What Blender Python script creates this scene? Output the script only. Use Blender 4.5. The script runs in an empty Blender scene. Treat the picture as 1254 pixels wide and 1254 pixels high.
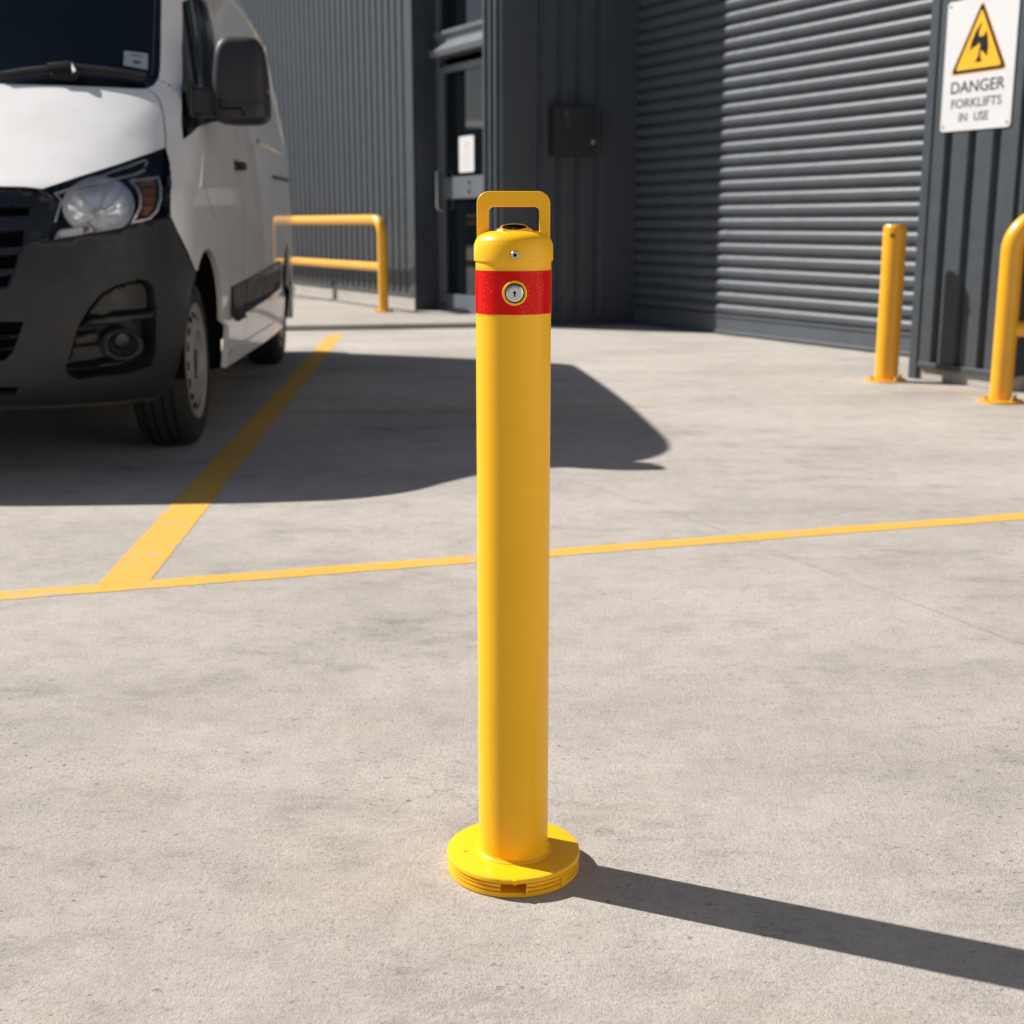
import bpy, bmesh, math, random
from mathutils import Vector, Matrix
from mathutils.geometry import delaunay_2d_cdt
random.seed(7)
scene = bpy.context.scene
COL = scene.collection
PI = math.pi

# ------------------------------------------------------------------ materials
def new_mat(name):
    m = bpy.data.materials.new(name); m.use_nodes = True
    nt = m.node_tree
    b = nt.nodes['Principled BSDF']
    return m, nt, b
def setp(b, **kw):
    al = dict(rough='Roughness', metal='Metallic', spec='Specular IOR Level', coat='Coat Weight', coat_rough='Coat Roughness', trans='Transmission Weight', ior='IOR', alpha='Alpha')
    for k, v in kw.items():
        if k == 'color': b.inputs['Base Color'].default_value = (*v, 1)
        else: b.inputs[al[k]].default_value = v
def noise(nt, scale, detail=4, rough=.6, vec=None, mscale=None):
    tc = nt.nodes.new('ShaderNodeTexCoord')
    src = tc.outputs['Object']
    if mscale:
        mp = nt.nodes.new('ShaderNodeMapping'); mp.inputs['Scale'].default_value = mscale
        nt.links.new(src, mp.inputs['Vector']); src = mp.outputs['Vector']
    n = nt.nodes.new('ShaderNodeTexNoise'); n.inputs['Scale'].default_value = scale
    n.inputs['Detail'].default_value = detail; n.inputs['Roughness'].default_value = rough
    nt.links.new(src, n.inputs['Vector'])
    return n.outputs['Fac']
def ramp(nt, fac, stops):
    r = nt.nodes.new('ShaderNodeValToRGB')
    cr = r.color_ramp
    while len(cr.elements) < len(stops): cr.elements.new(.5)
    for e, (p, c) in zip(cr.elements, stops):
        e.position = p; e.color = (*c, 1) if len(c) == 3 else c
    nt.links.new(fac, r.inputs['Fac'])
    return r.outputs['Color']
def mix(nt, fac, a, b, mode='MIX'):
    m = nt.nodes.new('ShaderNodeMix'); m.data_type = 'RGBA'; m.blend_type = mode
    for sock, v in ((m.inputs['Factor'], fac), (m.inputs[6], a), (m.inputs[7], b)):
        if isinstance(v, (int, float)): sock.default_value = v
        elif isinstance(v, tuple): sock.default_value = (*v, 1)
        else: nt.links.new(v, sock)
    return m.outputs[2]
def bump(nt, b, height, strength, dist, prev=None):
    n = nt.nodes.new('ShaderNodeBump'); n.inputs['Strength'].default_value = strength; n.inputs['Distance'].default_value = dist
    nt.links.new(height, n.inputs['Height'])
    if prev: nt.links.new(prev, n.inputs['Normal'])
    nt.links.new(n.outputs['Normal'], b.inputs['Normal'])
    return n.outputs['Normal']
def G(v): return (v, v, v)

def concrete(name, base, mottle=1.0, tint=(1, .921, .842)):
    m, nt, b = new_mat(name)
    c = lambda k: tuple(base * k * t for t in tint)
    large = noise(nt, .55, 6, .62, mscale=(1, 1.6, 1))
    streak = noise(nt, 1.3, 12, .78, mscale=(.9, 2.2, 1))
    speck = noise(nt, 26, 7, .82, mscale=(1, 1.5, 1))
    med = noise(nt, 9, 6, .7)
    fine = noise(nt, 120, 5, .78)
    grit = noise(nt, 330, 3, .65)
    k = .12 * mottle
    col = ramp(nt, large, [(.30, c(1 - 1.15 * k)), (.5, c(1)), (.72, c(1 + .8 * k))])
    col = mix(nt, .85, col, ramp(nt, streak, [(.32, G(1 - 2.2 * k)), (.46, G(1 - .3 * k)), (.62, G(1.0))]), 'MULTIPLY')
    col = mix(nt, .9, col, ramp(nt, speck, [(.33, G(.74)), (.45, G(.95)), (.56, G(1.0)), (.68, G(1.08))]), 'MULTIPLY')
    # rusty-brown faint stains
    st = noise(nt, 2.3, 5, .7, mscale=(1, 1.7, 1))
    col = mix(nt, .55, col, ramp(nt, st, [(.56, G(1)), (.70, (.95, .89, .82))]), 'MULTIPLY')
    col = mix(nt, .8, col, ramp(nt, med, [(.28, G(1 - 1.2 * k)), (.55, G(1.0))]), 'MULTIPLY')
    col = mix(nt, .85, col, ramp(nt, fine, [(.29, G(.50)), (.405, G(.90)), (.52, G(1.0)), (.70, G(1.12))]), 'MULTIPLY')
    for sc_, lo, hi, dk, msc, dsc in ((48, .64, .69, .42, (1, 1.5, 1), 1.7), (110, .60, .67, .50, (1.0, 1.9, 1), 3.1), (21, .70, .73, .38, (1, 2.4, 1), .9)):
        pits = noise(nt, sc_, 3, .55, mscale=msc)
        dens = noise(nt, dsc, 4, .65)
        pm = ramp(nt, pits, [(lo, G(0)), (hi, G(1))]); dm = ramp(nt, dens, [(.42, G(0)), (.60, G(1))])
        col = mix(nt, mix(nt, 1.0, pm, dm, 'MULTIPLY'), col, mix(nt, 1.0, col, G(dk), 'MULTIPLY'))
    # faint tyre-darkened tracks and drips with their own outline
    dr = noise(nt, .9, 12, .78, mscale=(1, 2.6, 1))
    col = mix(nt, .8, col, ramp(nt, dr, [(.58, G(1)), (.64, G(.90)), (.72, G(.84))]), 'MULTIPLY')
    nt.links.new(col, b.inputs['Base Color'])
    setp(b, rough=.88, spec=.25)
    n1 = bump(nt, b, med, .28, .012)
    n2 = bump(nt, b, fine, .95, .0050, n1)
    bump(nt, b, grit, .8, .0018, n2)
    return m

def line_paint(name, col):
    m, nt, b = new_mat(name)
    wear = noise(nt, 7, 8, .72, mscale=(1, 1.8, 1)); fine = noise(nt, 85, 4, .75); big = noise(nt, 1.3, 4, .6)
    cc = ramp(nt, big, [(.3, tuple(x * .9 for x in col)), (.65, col)])
    mask = ramp(nt, wear, [(.53, G(0)), (.63, G(.75))])
    cc = mix(nt, .7, cc, ramp(nt, fine, [(.28, G(.72)), (.45, G(1)), (.7, G(1.06))]), 'MULTIPLY')
    cc = mix(nt, mask, cc, (.40, .35, .29))
    nt.links.new(cc, b.inputs['Base Color']); setp(b, rough=.75, spec=.3)
    bump(nt, b, fine, .45, .004)
    return m

def painted(name, col, rough=.35, coat=0., var=.06, bscale=0, bstr=.1, coat_rough=.08, spec=.5, dirt=0.):
    m, nt, b = new_mat(name)
    n = noise(nt, 6, 5, .6)
    c = ramp(nt, n, [(.3, tuple(x * (1 - var) for x in col)), (.7, tuple(min(1, x * (1 + var)) for x in col))])
    if dirt:
        d = noise(nt, 22, 7, .75)
        c = mix(nt, ramp(nt, d, [(.60, G(0)), (.74, G(dirt))]), c, tuple(.45 * x + .05 for x in col))
    nt.links.new(c, b.inputs['Base Color'])
    rr = ramp(nt, noise(nt, 14, 4, .6), [(.3, G(max(.02, rough * .8))), (.7, G(min(1, rough * 1.25)))])
    nt.links.new(rr, b.inputs['Roughness'])
    setp(b, coat=coat, coat_rough=coat_rough, spec=spec)
    if bscale: bump(nt, b, noise(nt, bscale, 3, .5), bstr, .002)
    return m
def simple(name, col, rough=.5, metal=0., spec=.5, **kw):
    m, nt, b = new_mat(name); setp(b, color=col, rough=rough, metal=metal, spec=spec, **kw); return m

M = {}
M['concrete'] = concrete('yard_concrete', .52, 1.45)
M['path'] = concrete('footpath_concrete', .445, .6)
M['plinth'] = concrete('plinth_masonry', .50, .8, (1, .95, .88))
M['line'] = line_paint('yellow_line_paint', (.70, .395, .066))
M['line_faint'] = line_paint('faded_line_paint', (.78, .46, .09))
M['joint'] = simple('crack_dirt', (.30, .265, .23), .9)
M['yellow'] = painted('bollard_yellow', (.96, .505, .009), .38, .10, .025, 320, .03, .15, spec=.3)
M['yellow_rail'] = painted('rail_yellow', (.84, .40, .010), .36, .3, .05, 120, .05, .15, dirt=.25)
M['clad'] = painted('dark_cladding', (.057, .068, .079), .42, 0, .08, spec=.4)
M['clad_flat'] = painted('dark_flashing', (.050, .060, .071), .42, 0, .08)
M['frame'] = painted('door_frame_grey', (.115, .13, .15), .38, 0, .05)
M['shutter'] = painted('shutter_grey', (.080, .092, .106), .40, 0, .10, spec=.5)
M['box'] = painted('box_dark', (.016, .017, .018), .45, 0, .1)
M['steel'] = simple('bright_steel', (.62, .62, .62), .28, 1.0)
M['zinc'] = painted('zinc_bolt', (.55, .38, .10), .45, 0, .2)
M['black'] = simple('black_void', (.004, .004, .004), .9, spec=.1)
M['dark_metal'] = simple('dark_metal', (.02, .02, .02), .4, .6)
M['shed'] = painted('far_shed_cladding', (.05, .055, .06), .6)
M['render'] = painted('bounce_wall_render', (.74, .71, .66), .85, 0, .05, spec=.2)  # finish of the added, unseen building that reflects sunlight
M['paper'] = simple('white_paper', (.60, .60, .60), .6)
M['ink'] = simple('grey_ink', (.13, .13, .14), .6)
M['sign_white'] = painted('sign_white', (.64, .64, .64), .45, .1, .02)
M['sign_black'] = simple('sign_black', (.010, .010, .011), .6, spec=.15)
M['sign_ink'] = simple('sign_grey_ink', (.075, .075, .08), .6, spec=.15)
M['sign_yellow'] = painted('sign_yellow', (.85, .44, .012), .4, 0, .06)
M['sign_orange'] = simple('sign_orange_edge', (.72, .30, .03), .45)
# red reflective tape
def tape():
    m, nt, b = new_mat('red_reflective_tape')
    v = nt.nodes.new('ShaderNodeTexVoronoi'); v.inputs['Scale'].default_value = 900
    tc = nt.nodes.new('ShaderNodeTexCoord'); nt.links.new(tc.outputs['Object'], v.inputs['Vector'])
    c = ramp(nt, noise(nt, 60, 5, .7), [(.35, (.60, .0015, .001)), (.65, (.74, .003, .002))])
    spk = noise(nt, 420, 2, .5, mscale=(1, 1, .6)); band = noise(nt, 45, 2, .5, mscale=(1, 1, .05))
    msk = mix(nt, 1.0, ramp(nt, spk, [(.62, G(0)), (.68, G(.7))]), ramp(nt, band, [(.58, G(0)), (.64, G(1))]), 'MULTIPLY')
    c = mix(nt, msk, c, (.78, .25, .02))
    nt.links.new(c, b.inputs['Base Color']); setp(b, rough=.26, spec=.15)
    bump(nt, b, v.outputs['Distance'], .06, .0004)
    return m
M['tape'] = tape()
# van
def van_white():
    m, nt, b = new_mat('van_white_paint')
    n = noise(nt, 5, 5, .65)
    c = ramp(nt, n, [(.35, (.79, .78, .765)), (.6, (.84, .835, .825))])
    nt.links.new(c, b.inputs['Base Color']); setp(b, rough=.4, coat=.65, coat_rough=.02, spec=.15); b.inputs['Coat IOR'].default_value = 1.4
    return m
M['white'] = van_white()
M['plastic'] = painted('van_black_plastic', (.020, .021, .022), .5, 0, .06, 500, .08, spec=.45)
M['plastic_gloss'] = painted('van_gloss_plastic', (.011, .012, .014), .28, 0, .06)
M['glass_dark'] = simple('van_dark_glass', (.004, .0075, .011), .04, spec=.55)
M['frit'] = simple('glass_edge_band', (.006, .007, .008), .25)
M['gasket'] = simple('gasket_grey', (.05, .055, .058), .4)
M['rubber'] = painted('tyre_rubber', (.015, .0145, .014), .75, 0, .12)
M['rim'] = painted('rim_grey_paint', (.30, .285, .26), .42, 0, .12)
M['silver'] = simple('silver_trim', (.80, .81, .82), .25, .35)
M['chrome'] = simple('chrome', (.80, .81, .82), .08, 1.0)
def bowlmat():
    m, nt, b = new_mat('reflector_chrome')
    setp(b, color=(.95, .95, .95), metal=.35, rough=.2)
    return m
M['reflector'] = bowlmat()
M['amber'] = painted('amber_plastic', (.27, .10, .03), .3, .3, .15)
M['lamp_white'] = simple('clear_white_plastic', (.75, .76, .76), .25)
def lens(name, tint, gl=.5):
    m, nt, b = new_mat(name)
    nt.nodes.remove(b)
    tr = nt.nodes.new('ShaderNodeBsdfTransparent'); tr.inputs['Color'].default_value = (*tint, 1)
    gg = nt.nodes.new('ShaderNodeBsdfGlossy'); gg.inputs['Roughness'].default_value = .03
    fr = nt.nodes.new('ShaderNodeFresnel'); fr.inputs['IOR'].default_value = 1.3
    ms = nt.nodes.new('ShaderNodeMixShader')
    nt.links.new(fr.outputs['Fac'], ms.inputs['Fac']); nt.links.new(tr.outputs[0], ms.inputs[1]); nt.links.new(gg.outputs[0], ms.inputs[2])
    nt.links.new(ms.outputs[0], nt.nodes['Material Output'].inputs['Surface'])
    return m
M['lens'] = lens('clear_lens', (.97, .98, .98))
M['door_glass'] = simple('door_glass', (.004, .006, .008), .03, spec=.5)
M['seam'] = simple('panel_gap_shadow', (.10, .095, .088), .8)

# ------------------------------------------------------------------ mesh builder
class MB:
    def __init__(s): s.v = []; s.f = []; s.m = []
    def add(s, vs, fs, mi=0):
        o = len(s.v); s.v += [tuple(p) for p in vs]; s.f += [tuple(i + o for i in f) for f in fs]; s.m += [mi] * len(fs)
    def box(s, c, d, ex=(1, 0, 0), ey=(0, 1, 0), ez=(0, 0, 1), mi=0):
        c = Vector(c); ex, ey, ez = Vector(ex), Vector(ey), Vector(ez)
        vs = [c + ex * (d[0] / 2 * a) + ey * (d[1] / 2 * b) + ez * (d[2] / 2 * k) for a in (-1, 1) for b in (-1, 1) for k in (-1, 1)]
        s.add(vs, [(0, 1, 3, 2), (4, 6, 7, 5), (0, 4, 5, 1), (2, 3, 7, 6), (0, 2, 6, 4), (1, 5, 7, 3)], mi)
    def lathe(s, prof, c=(0, 0, 0), n=48, ax=2, mi=0, closed=False, caps=True):
        c = Vector(c); vs = []
        for (r, h) in prof:
            for k in range(n):
                t = 2 * PI * k / n
                p = [0, 0, 0]; p[ax] = h; p[(ax + 1) % 3] = r * math.cos(t); p[(ax + 2) % 3] = r * math.sin(t)
                vs.append(c + Vector(p))
        fs = []
        P = len(prof)
        for i in range(P if closed else P - 1):
            for k in range(n):
                fs.append((i * n + k, i * n + (k + 1) % n, ((i + 1) % P) * n + (k + 1) % n, ((i + 1) % P) * n + k))
        if not closed and caps:
            if prof[0][0] > 1e-6: fs.append(tuple(range(n))[::-1])
            if prof[-1][0] > 1e-6: fs.append(tuple((P - 1) * n + k for k in range(n)))
        s.add(vs, fs, mi)
    def tube(s, path, r, n=16, mi=0, caps=True):
        path = [Vector(p) for p in path]; vs = []
        t0 = (path[1] - path[0]).normalized()
        up = Vector((0, 0, 1)) if abs(t0.z) < .9 else Vector((1, 0, 0))
        nx = t0.cross(up).normalized()
        for i, p in enumerate(path):
            t = ((path[min(i + 1, len(path) - 1)] - path[max(i - 1, 0)])).normalized()
            nx = (nx - t * nx.dot(t)).normalized(); ny = t.cross(nx)
            rr = r[i] if isinstance(r, (list, tuple)) else r
            for k in range(n):
                a = 2 * PI * k / n; vs.append(p + nx * (rr * math.cos(a)) + ny * (rr * math.sin(a)))
        fs = []
        for i in range(len(path) - 1):
            for k in range(n): fs.append((i * n + k, i * n + (k + 1) % n, (i + 1) * n + (k + 1) % n, (i + 1) * n + k))
        if caps: fs.append(tuple(range(n))[::-1]); fs.append(tuple((len(path) - 1) * n + k for k in range(n)))
        s.add(vs, fs, mi)
    def prism(s, pts, o, ex, ey, ez, d0, d1, mi=0):
        """2-D outline pts in the plane (ex,ey) at o, extruded along ez from d0 to d1"""
        o, ex, ey, ez = Vector(o), Vector(ex), Vector(ey), Vector(ez); n = len(pts)
        vs = [o + ex * a + ey * b + ez * d0 for a, b in pts] + [o + ex * a + ey * b + ez * d1 for a, b in pts]
        fs = [(i, (i + 1) % n, n + (i + 1) % n, n + i) for i in range(n)] + [tuple(range(n))[::-1], tuple(range(n, 2 * n))]
        s.add(vs, fs, mi)
    def build(s, name, mats, parent=None, smooth=False, bevel=0, seg=2, angle=35):
        me = bpy.data.meshes.new(name); me.from_pydata(s.v, [], s.f)
        if not isinstance(mats, (list, tuple)): mats = [mats]
        for m in mats: me.materials.append(m)
        me.polygons.foreach_set('material_index', s.m)
        bm = bmesh.new(); bm.from_mesh(me); bmesh.ops.recalc_face_normals(bm, faces=bm.faces); bm.to_mesh(me); bm.free()
        o = bpy.data.objects.new(name, me); COL.objects.link(o)
        if parent: o.parent = parent
        if bevel:
            b = o.modifiers.new('bevel', 'BEVEL'); b.width = bevel; b.segments = seg; b.limit_method = 'ANGLE'; b.angle_limit = math.radians(angle); b.harden_normals = False
        if smooth:
            for p in me.polygons: p.use_smooth = True
            if smooth != 'all': me.set_sharp_from_angle(angle=math.radians(angle))
        return o
def tag(o, label=None, cat=None, group=None, kind=None):
    for k, v in (('label', label), ('category', cat), ('group', group), ('kind', kind)):
        if v: o[k] = v
    return o
def empty(name, loc=(0, 0, 0), rz=0, **kw):
    o = bpy.data.objects.new(name, None); o.empty_display_size = .1; COL.objects.link(o); o.location = loc; o.rotation_euler = (0, 0, rz)
    return tag(o, **kw)
def arc(c, ex, ey, r, a0, a1, n=10):
    c, ex, ey = Vector(c), Vector(ex), Vector(ey)
    return [c + ex * (r * math.cos(a0 + (a1 - a0) * i / n)) + ey * (r * math.sin(a0 + (a1 - a0) * i / n)) for i in range(n + 1)]
def rrect(x0, y0, x1, y1, r, n=6):
    out = []
    for cx, cy, a in ((x1 - r, y1 - r, 0), (x0 + r, y1 - r, PI / 2), (x0 + r, y0 + r, PI), (x1 - r, y0 + r, 1.5 * PI)):
        out += [(cx + r * math.cos(a + PI / 2 * i / n), cy + r * math.sin(a + PI / 2 * i / n)) for i in range(n + 1)]
    return out
# ------------------------------------------------------------------ camera, light
cam_d = bpy.data.cameras.new('camera'); cam = bpy.data.objects.new('camera', cam_d); COL.objects.link(cam)
cam.location = (0, 0, .95); cam.rotation_euler = (math.radians(90 - 12.4074), 0, 0)
cam_d.sensor_width = 36; cam_d.lens = 1600 / 1254 * 36; cam_d.clip_end = 1000; cam_d.clip_start = .05
cam_d.dof.use_dof = True; cam_d.dof.focus_distance = 1.86; cam_d.dof.aperture_fstop = 6.3
scene.camera = cam
SUN_AZ = Vector((-.92, .39, 0)).normalized(); ELEV = math.radians(43)
sun_dir = SUN_AZ * math.cos(ELEV) + Vector((0, 0, math.sin(ELEV)))
sd = bpy.data.lights.new('sun', 'SUN'); sd.energy = 4.9; sd.angle = math.radians(.53); sd.color = (1, .955, .89)
so = bpy.data.objects.new('sun', sd); COL.objects.link(so); so.rotation_euler = sun_dir.to_track_quat('Z', 'Y').to_euler(); so.location = (-20, 10, 30)
w = bpy.data.worlds.new('World'); scene.world = w; w.use_nodes = True
nt = w.node_tree; bg = nt.nodes['Background']; sky = nt.nodes.new('ShaderNodeTexSky'); sky.sky_type = 'NISHITA'; sky.sun_disc = False
sky.sun_elevation = ELEV; sky.sun_rotation = math.atan2(SUN_AZ.x, SUN_AZ.y); sky.altitude = 50; sky.air_density = .8; sky.dust_density = 1.3; sky.ozone_density = .7
nt.links.new(sky.outputs[0], bg.inputs[0]); bg.inputs[1].default_value = .05
scene.view_settings.view_transform = 'Standard'; scene.view_settings.look = 'None'; scene.view_settings.exposure = .55; scene.view_settings.gamma = 1
scene.cycles.max_bounces = 8; scene.cycles.caustics_reflective = False

# ------------------------------------------------------------------ ground, path, markings
def sheet(name, pts, z, mat):
    me = bpy.data.meshes.new(name); me.from_pydata([(x, y, z) for x, y in pts], [], [tuple(range(len(pts)))]); me.materials.append(mat)
    o = bpy.data.objects.new(name, me); COL.objects.link(o); o['kind'] = 'structure'; return o
sheet('ground', [(-150, -150), (150, -150), (150, 150), (-150, 150)], 0, M['concrete'])
K = Vector((-.115, 12.55, 0))                      # outer corner of the projecting office block
dL = Vector((-.484, .875, 0)).normalized(); nL = Vector((-dL.y, dL.x, 0))    # front of that block: along it / out of it
A = Vector((1.19, 12.96, 0)); dR = Vector((.464, -.886, 0)).normalized(); nR = Vector((dR.y, -dR.x, 0))   # roller door wall
C0 = Vector((2.55, 8.30, 0)); dS = Vector((.44, -.898, 0)).normalized(); nS = Vector((dS.y, -dS.x, 0))    # wall with the sign
Z = Vector((0, 0, 1))
def L(s, n=0, z=0): return K + dL * s + nL * n + Z * z
def R(s, n=0, z=0): return A + dR * s + nR * n + Z * z
def Sg(s, n=0, z=0): return C0 + dS * s + nS * n + Z * z

# raised footpath in front of the office wall
mb = MB()
pp = [(-5.6, 11.1), (-2.03, 12.02), (-.40, 12.36), (-.06, 12.44), (.1, 12.62), (-.05, 13.4), tuple(L(18, -.3).xy), tuple(L(18, 4.5).xy)]
n = len(pp)
mb.add([(x, y, -.02) for x, y in pp] + [(x, y, .05) for x, y in pp], [(i, (i + 1) % n, n + (i + 1) % n, n + i) for i in range(n)] + [tuple(range(n, 2 * n))])
o = mb.build('footpath', M['path'], bevel=.008); o['kind'] = 'structure'

def ragged(name, a, b, c, d, z, mat, step=.04, jit=.0012):
    """painted strip a-b / d-c with slightly uneven edges"""
    rj = random.Random(11); n_ = int((b - a).length / step); w_ = (d - a).normalized()
    lo = [a.lerp(b, i / n_) + w_ * rj.gauss(0, jit) for i in range(n_ + 1)]; hi = [d.lerp(c, i / n_) + w_ * rj.gauss(0, jit) for i in range(n_ + 1)]
    me = bpy.data.meshes.new(name); me.from_pydata([(q.x, q.y, z) for q in lo + hi], [], [(i, i + 1, n_ + 2 + i, n_ + 1 + i) for i in range(n_)]); me.materials.append(mat)
    o = bpy.data.objects.new(name, me); COL.objects.link(o); o['kind'] = 'structure'; return o
def strip(name, p, q, wd, z, mat, seg=1):
    p, q = Vector((*p, 0)), Vector((*q, 0)); d = (q - p).normalized(); s = Vector((-d.y, d.x, 0)) * wd / 2
    return ragged(name, (p - s).xy, (q - s).xy, (q + s).xy, (p + s).xy, z, mat)
gA0, gA1 = Vector((-1.340, 3.293)), Vector((1.708, 4.255))
dA = (gA1 - gA0).normalized()
strip('painted_line', gA0 - dA * 6, gA1 + dA * 5, .086, .0012, M['line'])
b0, b1 = Vector((-1.052, 3.39)), Vector((-1.555, 11.6))
bd = (b1 - b0).normalized(); bs = Vector((-bd.y, bd.x)) * .0675
nA = Vector((-dA.y, dA.x)) * .043
def meet(p): q = p - (gA0 + nA); return p - bd * (q.cross(dA) / bd.cross(dA))
ragged('painted_line', meet(b0 - bs), b1 - bs, b1 + bs, meet(b0 + bs), .0012, M['line'], .03, .0012)
strip('painted_line', (-3.2, 6.50), (.75, 6.98), .035, .002, M['line_faint'])
strip('painted_line', (-3.4, 7.92), (-.05, 8.75), .028, .002, M['line_faint'])
strip('painted_line', (2.36, 7.82), (3.6, 6.3), .022, .002, M['line_faint'])

# shrinkage crack: a thin wandering groove filled with dirt
gpts = []
rnd = random.Random(3)
cp = [(.15, 5.05), (.23, 4.88), (.49, 4.41), (.70, 3.98), (.84, 3.63), (1.01, 3.28), (1.18, 2.89), (1.3, 2.6)]
for (x0, y0), (x1, y1) in zip(cp, cp[1:]):
    for k in range(14):
        t_ = k / 14; gpts.append((x0 + (x1 - x0) * t_ + rnd.gauss(0, .004), y0 + (y1 - y0) * t_ + rnd.gauss(0, .004)))
lft = []; rgt = []
for i, (x, y) in enumerate(gpts):
    wd_ = .0004 + .0011 * abs(rnd.gauss(0, .6)); lft.append((x - wd_, y - wd_ * .4)); rgt.append((x + wd_, y + wd_ * .4))
me = bpy.data.meshes.new('crack'); n_ = len(lft)
me.from_pydata([(x, y, .0012) for x, y in lft + rgt], [], [(i, i + 1, n_ + i + 1, n_ + i) for i in range(n_ - 1)]); me.materials.append(M['joint'])
o = bpy.data.objects.new('crack', me); COL.objects.link(o); o['kind'] = 'structure'

# ------------------------------------------------------------------ warehouse building
bld = empty('warehouse', (0, 0, 0), label='dark grey corrugated metal warehouse with roller shutter and glazed entrance door', cat='building')
def corr(mb, P, d, nrm, s0, s1, z0, z1, pitch, prof, mi=0):
    """folded sheet: prof = [(fraction of pitch, depth out)]"""
    xs = []
    k = math.floor(s0 / pitch) - 1
    pts = []
    while k * pitch < s1 + pitch:
        for fr, dp in prof: pts.append(((k + fr) * pitch, dp))
        k += 1
    def at(s):
        for (a, da), (b, db) in zip(pts, pts[1:]):
            if a <= s <= b: return da + (db - da) * ((s - a) / (b - a) if b > a else 0)
        return 0
    q = [(s0, at(s0))] + [p for p in pts if s0 < p[0] < s1] + [(s1, at(s1))]
    vs = []
    for s, dp in q:
        b = P + d * s + nrm * dp
        vs += [b + Z * z0, b + Z * z1]
    mb.add(vs, [(2 * i, 2 * i + 2, 2 * i + 3, 2 * i + 1) for i in range(len(q) - 1)], mi)
RIB = [(0, 0), (.42, 0), (.54, .017), (.90, .017)]
RIB2 = [(0, 0), (.22, 0), (.34, .028), (.88, .028)]
TOP = 5.3
# front wall of the office block (left)
mb = MB(); corr(mb, K, dL, nL, 1.86, 18, .20, TOP, .17, RIB); mb.build('wall_cladding', M['clad'], bld)
mb = MB(); mb.box(L(9.93, -.09, .125), (16.18, .18, .25), dL, nL, Z)
mb.build('plinth', M['plinth'], bld, bevel=.01)
mb = MB()
mb.box(L(9.95, .012, .212), (16.1, .024, .012), dL, nL, Z)
mb.build('drip_flashing', M['frame'], bld)
mb = MB(); mb.box(L(1.845, -.115, TOP / 2), (.03, .30, TOP), dL, nL, Z); mb.box(L(1.88, .017, TOP / 2 + .1), (.10, .034, TOP - .2), dL, nL, Z)
mb.build('corner_flashing', M['clad_flat'], bld, bevel=.004)
# column between the door and the corner
mb = MB(); mb.box(L(.167, -.15, TOP / 2), (.334, .30, TOP), dL, nL, Z)
for s in (.05, .16, .27): mb.box(L(s, .012, TOP / 2), (.045, .024, TOP - .02), dL, nL, Z)
mb.build('corner_column', M['clad'], bld, bevel=.006)
# recess lining and door
RN = -.27
mb = MB(); mb.box(L(1.08, RN - .06, (TOP + 3.6) / 2), (1.49, .04, TOP - 3.6), dL, nL, Z)
mb.build('recess_panel', M['clad_flat'], bld)
door = empty('entrance_door'); door.parent = bld
mb = MB()
for s in (.375, 1.80): mb.box(L(s, RN - .02, 1.85), (.07, .10, 3.6), dL, nL, Z)
mb.box(L(1.087, RN - .02, 3.68), (1.354, .10, .07), dL, nL, Z)
mb.box(L(1.087, RN - .015, .065), (1.354, .12, .06), dL, nL, Z)
mb.build('door_frame', M['frame'], door, bevel=.006)
mb = MB()
mb.prism([(-.05, 2.62), (.13, 2.62), (.15, 2.68), (.06, 2.76), (.06, 2.80), (.09, 2.83), (.09, 2.87), (-.05, 2.87)], L(.41, RN), nL, Z, dL, 0, 1.355)
mb.build('transom', M['frame'], door, bevel=.005)
mb = MB()
for s in (.46, 1.72): mb.box(L(s, RN, 1.33), (.09, .05, 2.40), dL, nL, Z)
mb.box(L(1.09, RN, 2.505), (1.17, .05, .07), dL, nL, Z); mb.box(L(1.09, RN, 1.32), (1.17, .052, .22), dL, nL, Z); mb.box(L(1.09, RN, .16), (1.17, .052, .14), dL, nL, Z)
mb.build('door_leaf', M['frame'], door, bevel=.006)
mb = MB(); mb.box(L(1.09, RN - .01, 1.95), (1.17, .012, 1.04), dL, nL, Z); mb.box(L(1.09, RN - .01, .72), (1.17, .012, .98), dL, nL, Z)
mb.box(L(1.09, RN - .02, 3.26), (1.36, .012, .78), dL, nL, Z)
mb.build('glass', M['door_glass'], door)
mb = MB(); hp = [L(1.73, RN + .03, 1.09), L(1.73, RN + .085, 1.12), L(1.73, RN + .085, 1.49), L(1.73, RN + .03, 1.52)]
mb.tube(hp, .014, 12); mb.build('door_handle', M['steel'], door, smooth=True)
mb = MB(); mb.lathe([(.0, .004), (.018, .004), (.02, 0), (.02, -.02)], (0, 0, 0), 20, 2)
for zz in (1.37, 1.28):
    o = mb.build('lock', M['dark_metal'], door); o.matrix_world = Matrix.Translation(L(1.10, RN + .028, zz)) @ nL.to_track_quat('Z', 'Y').to_matrix().to_4x4()
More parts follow.
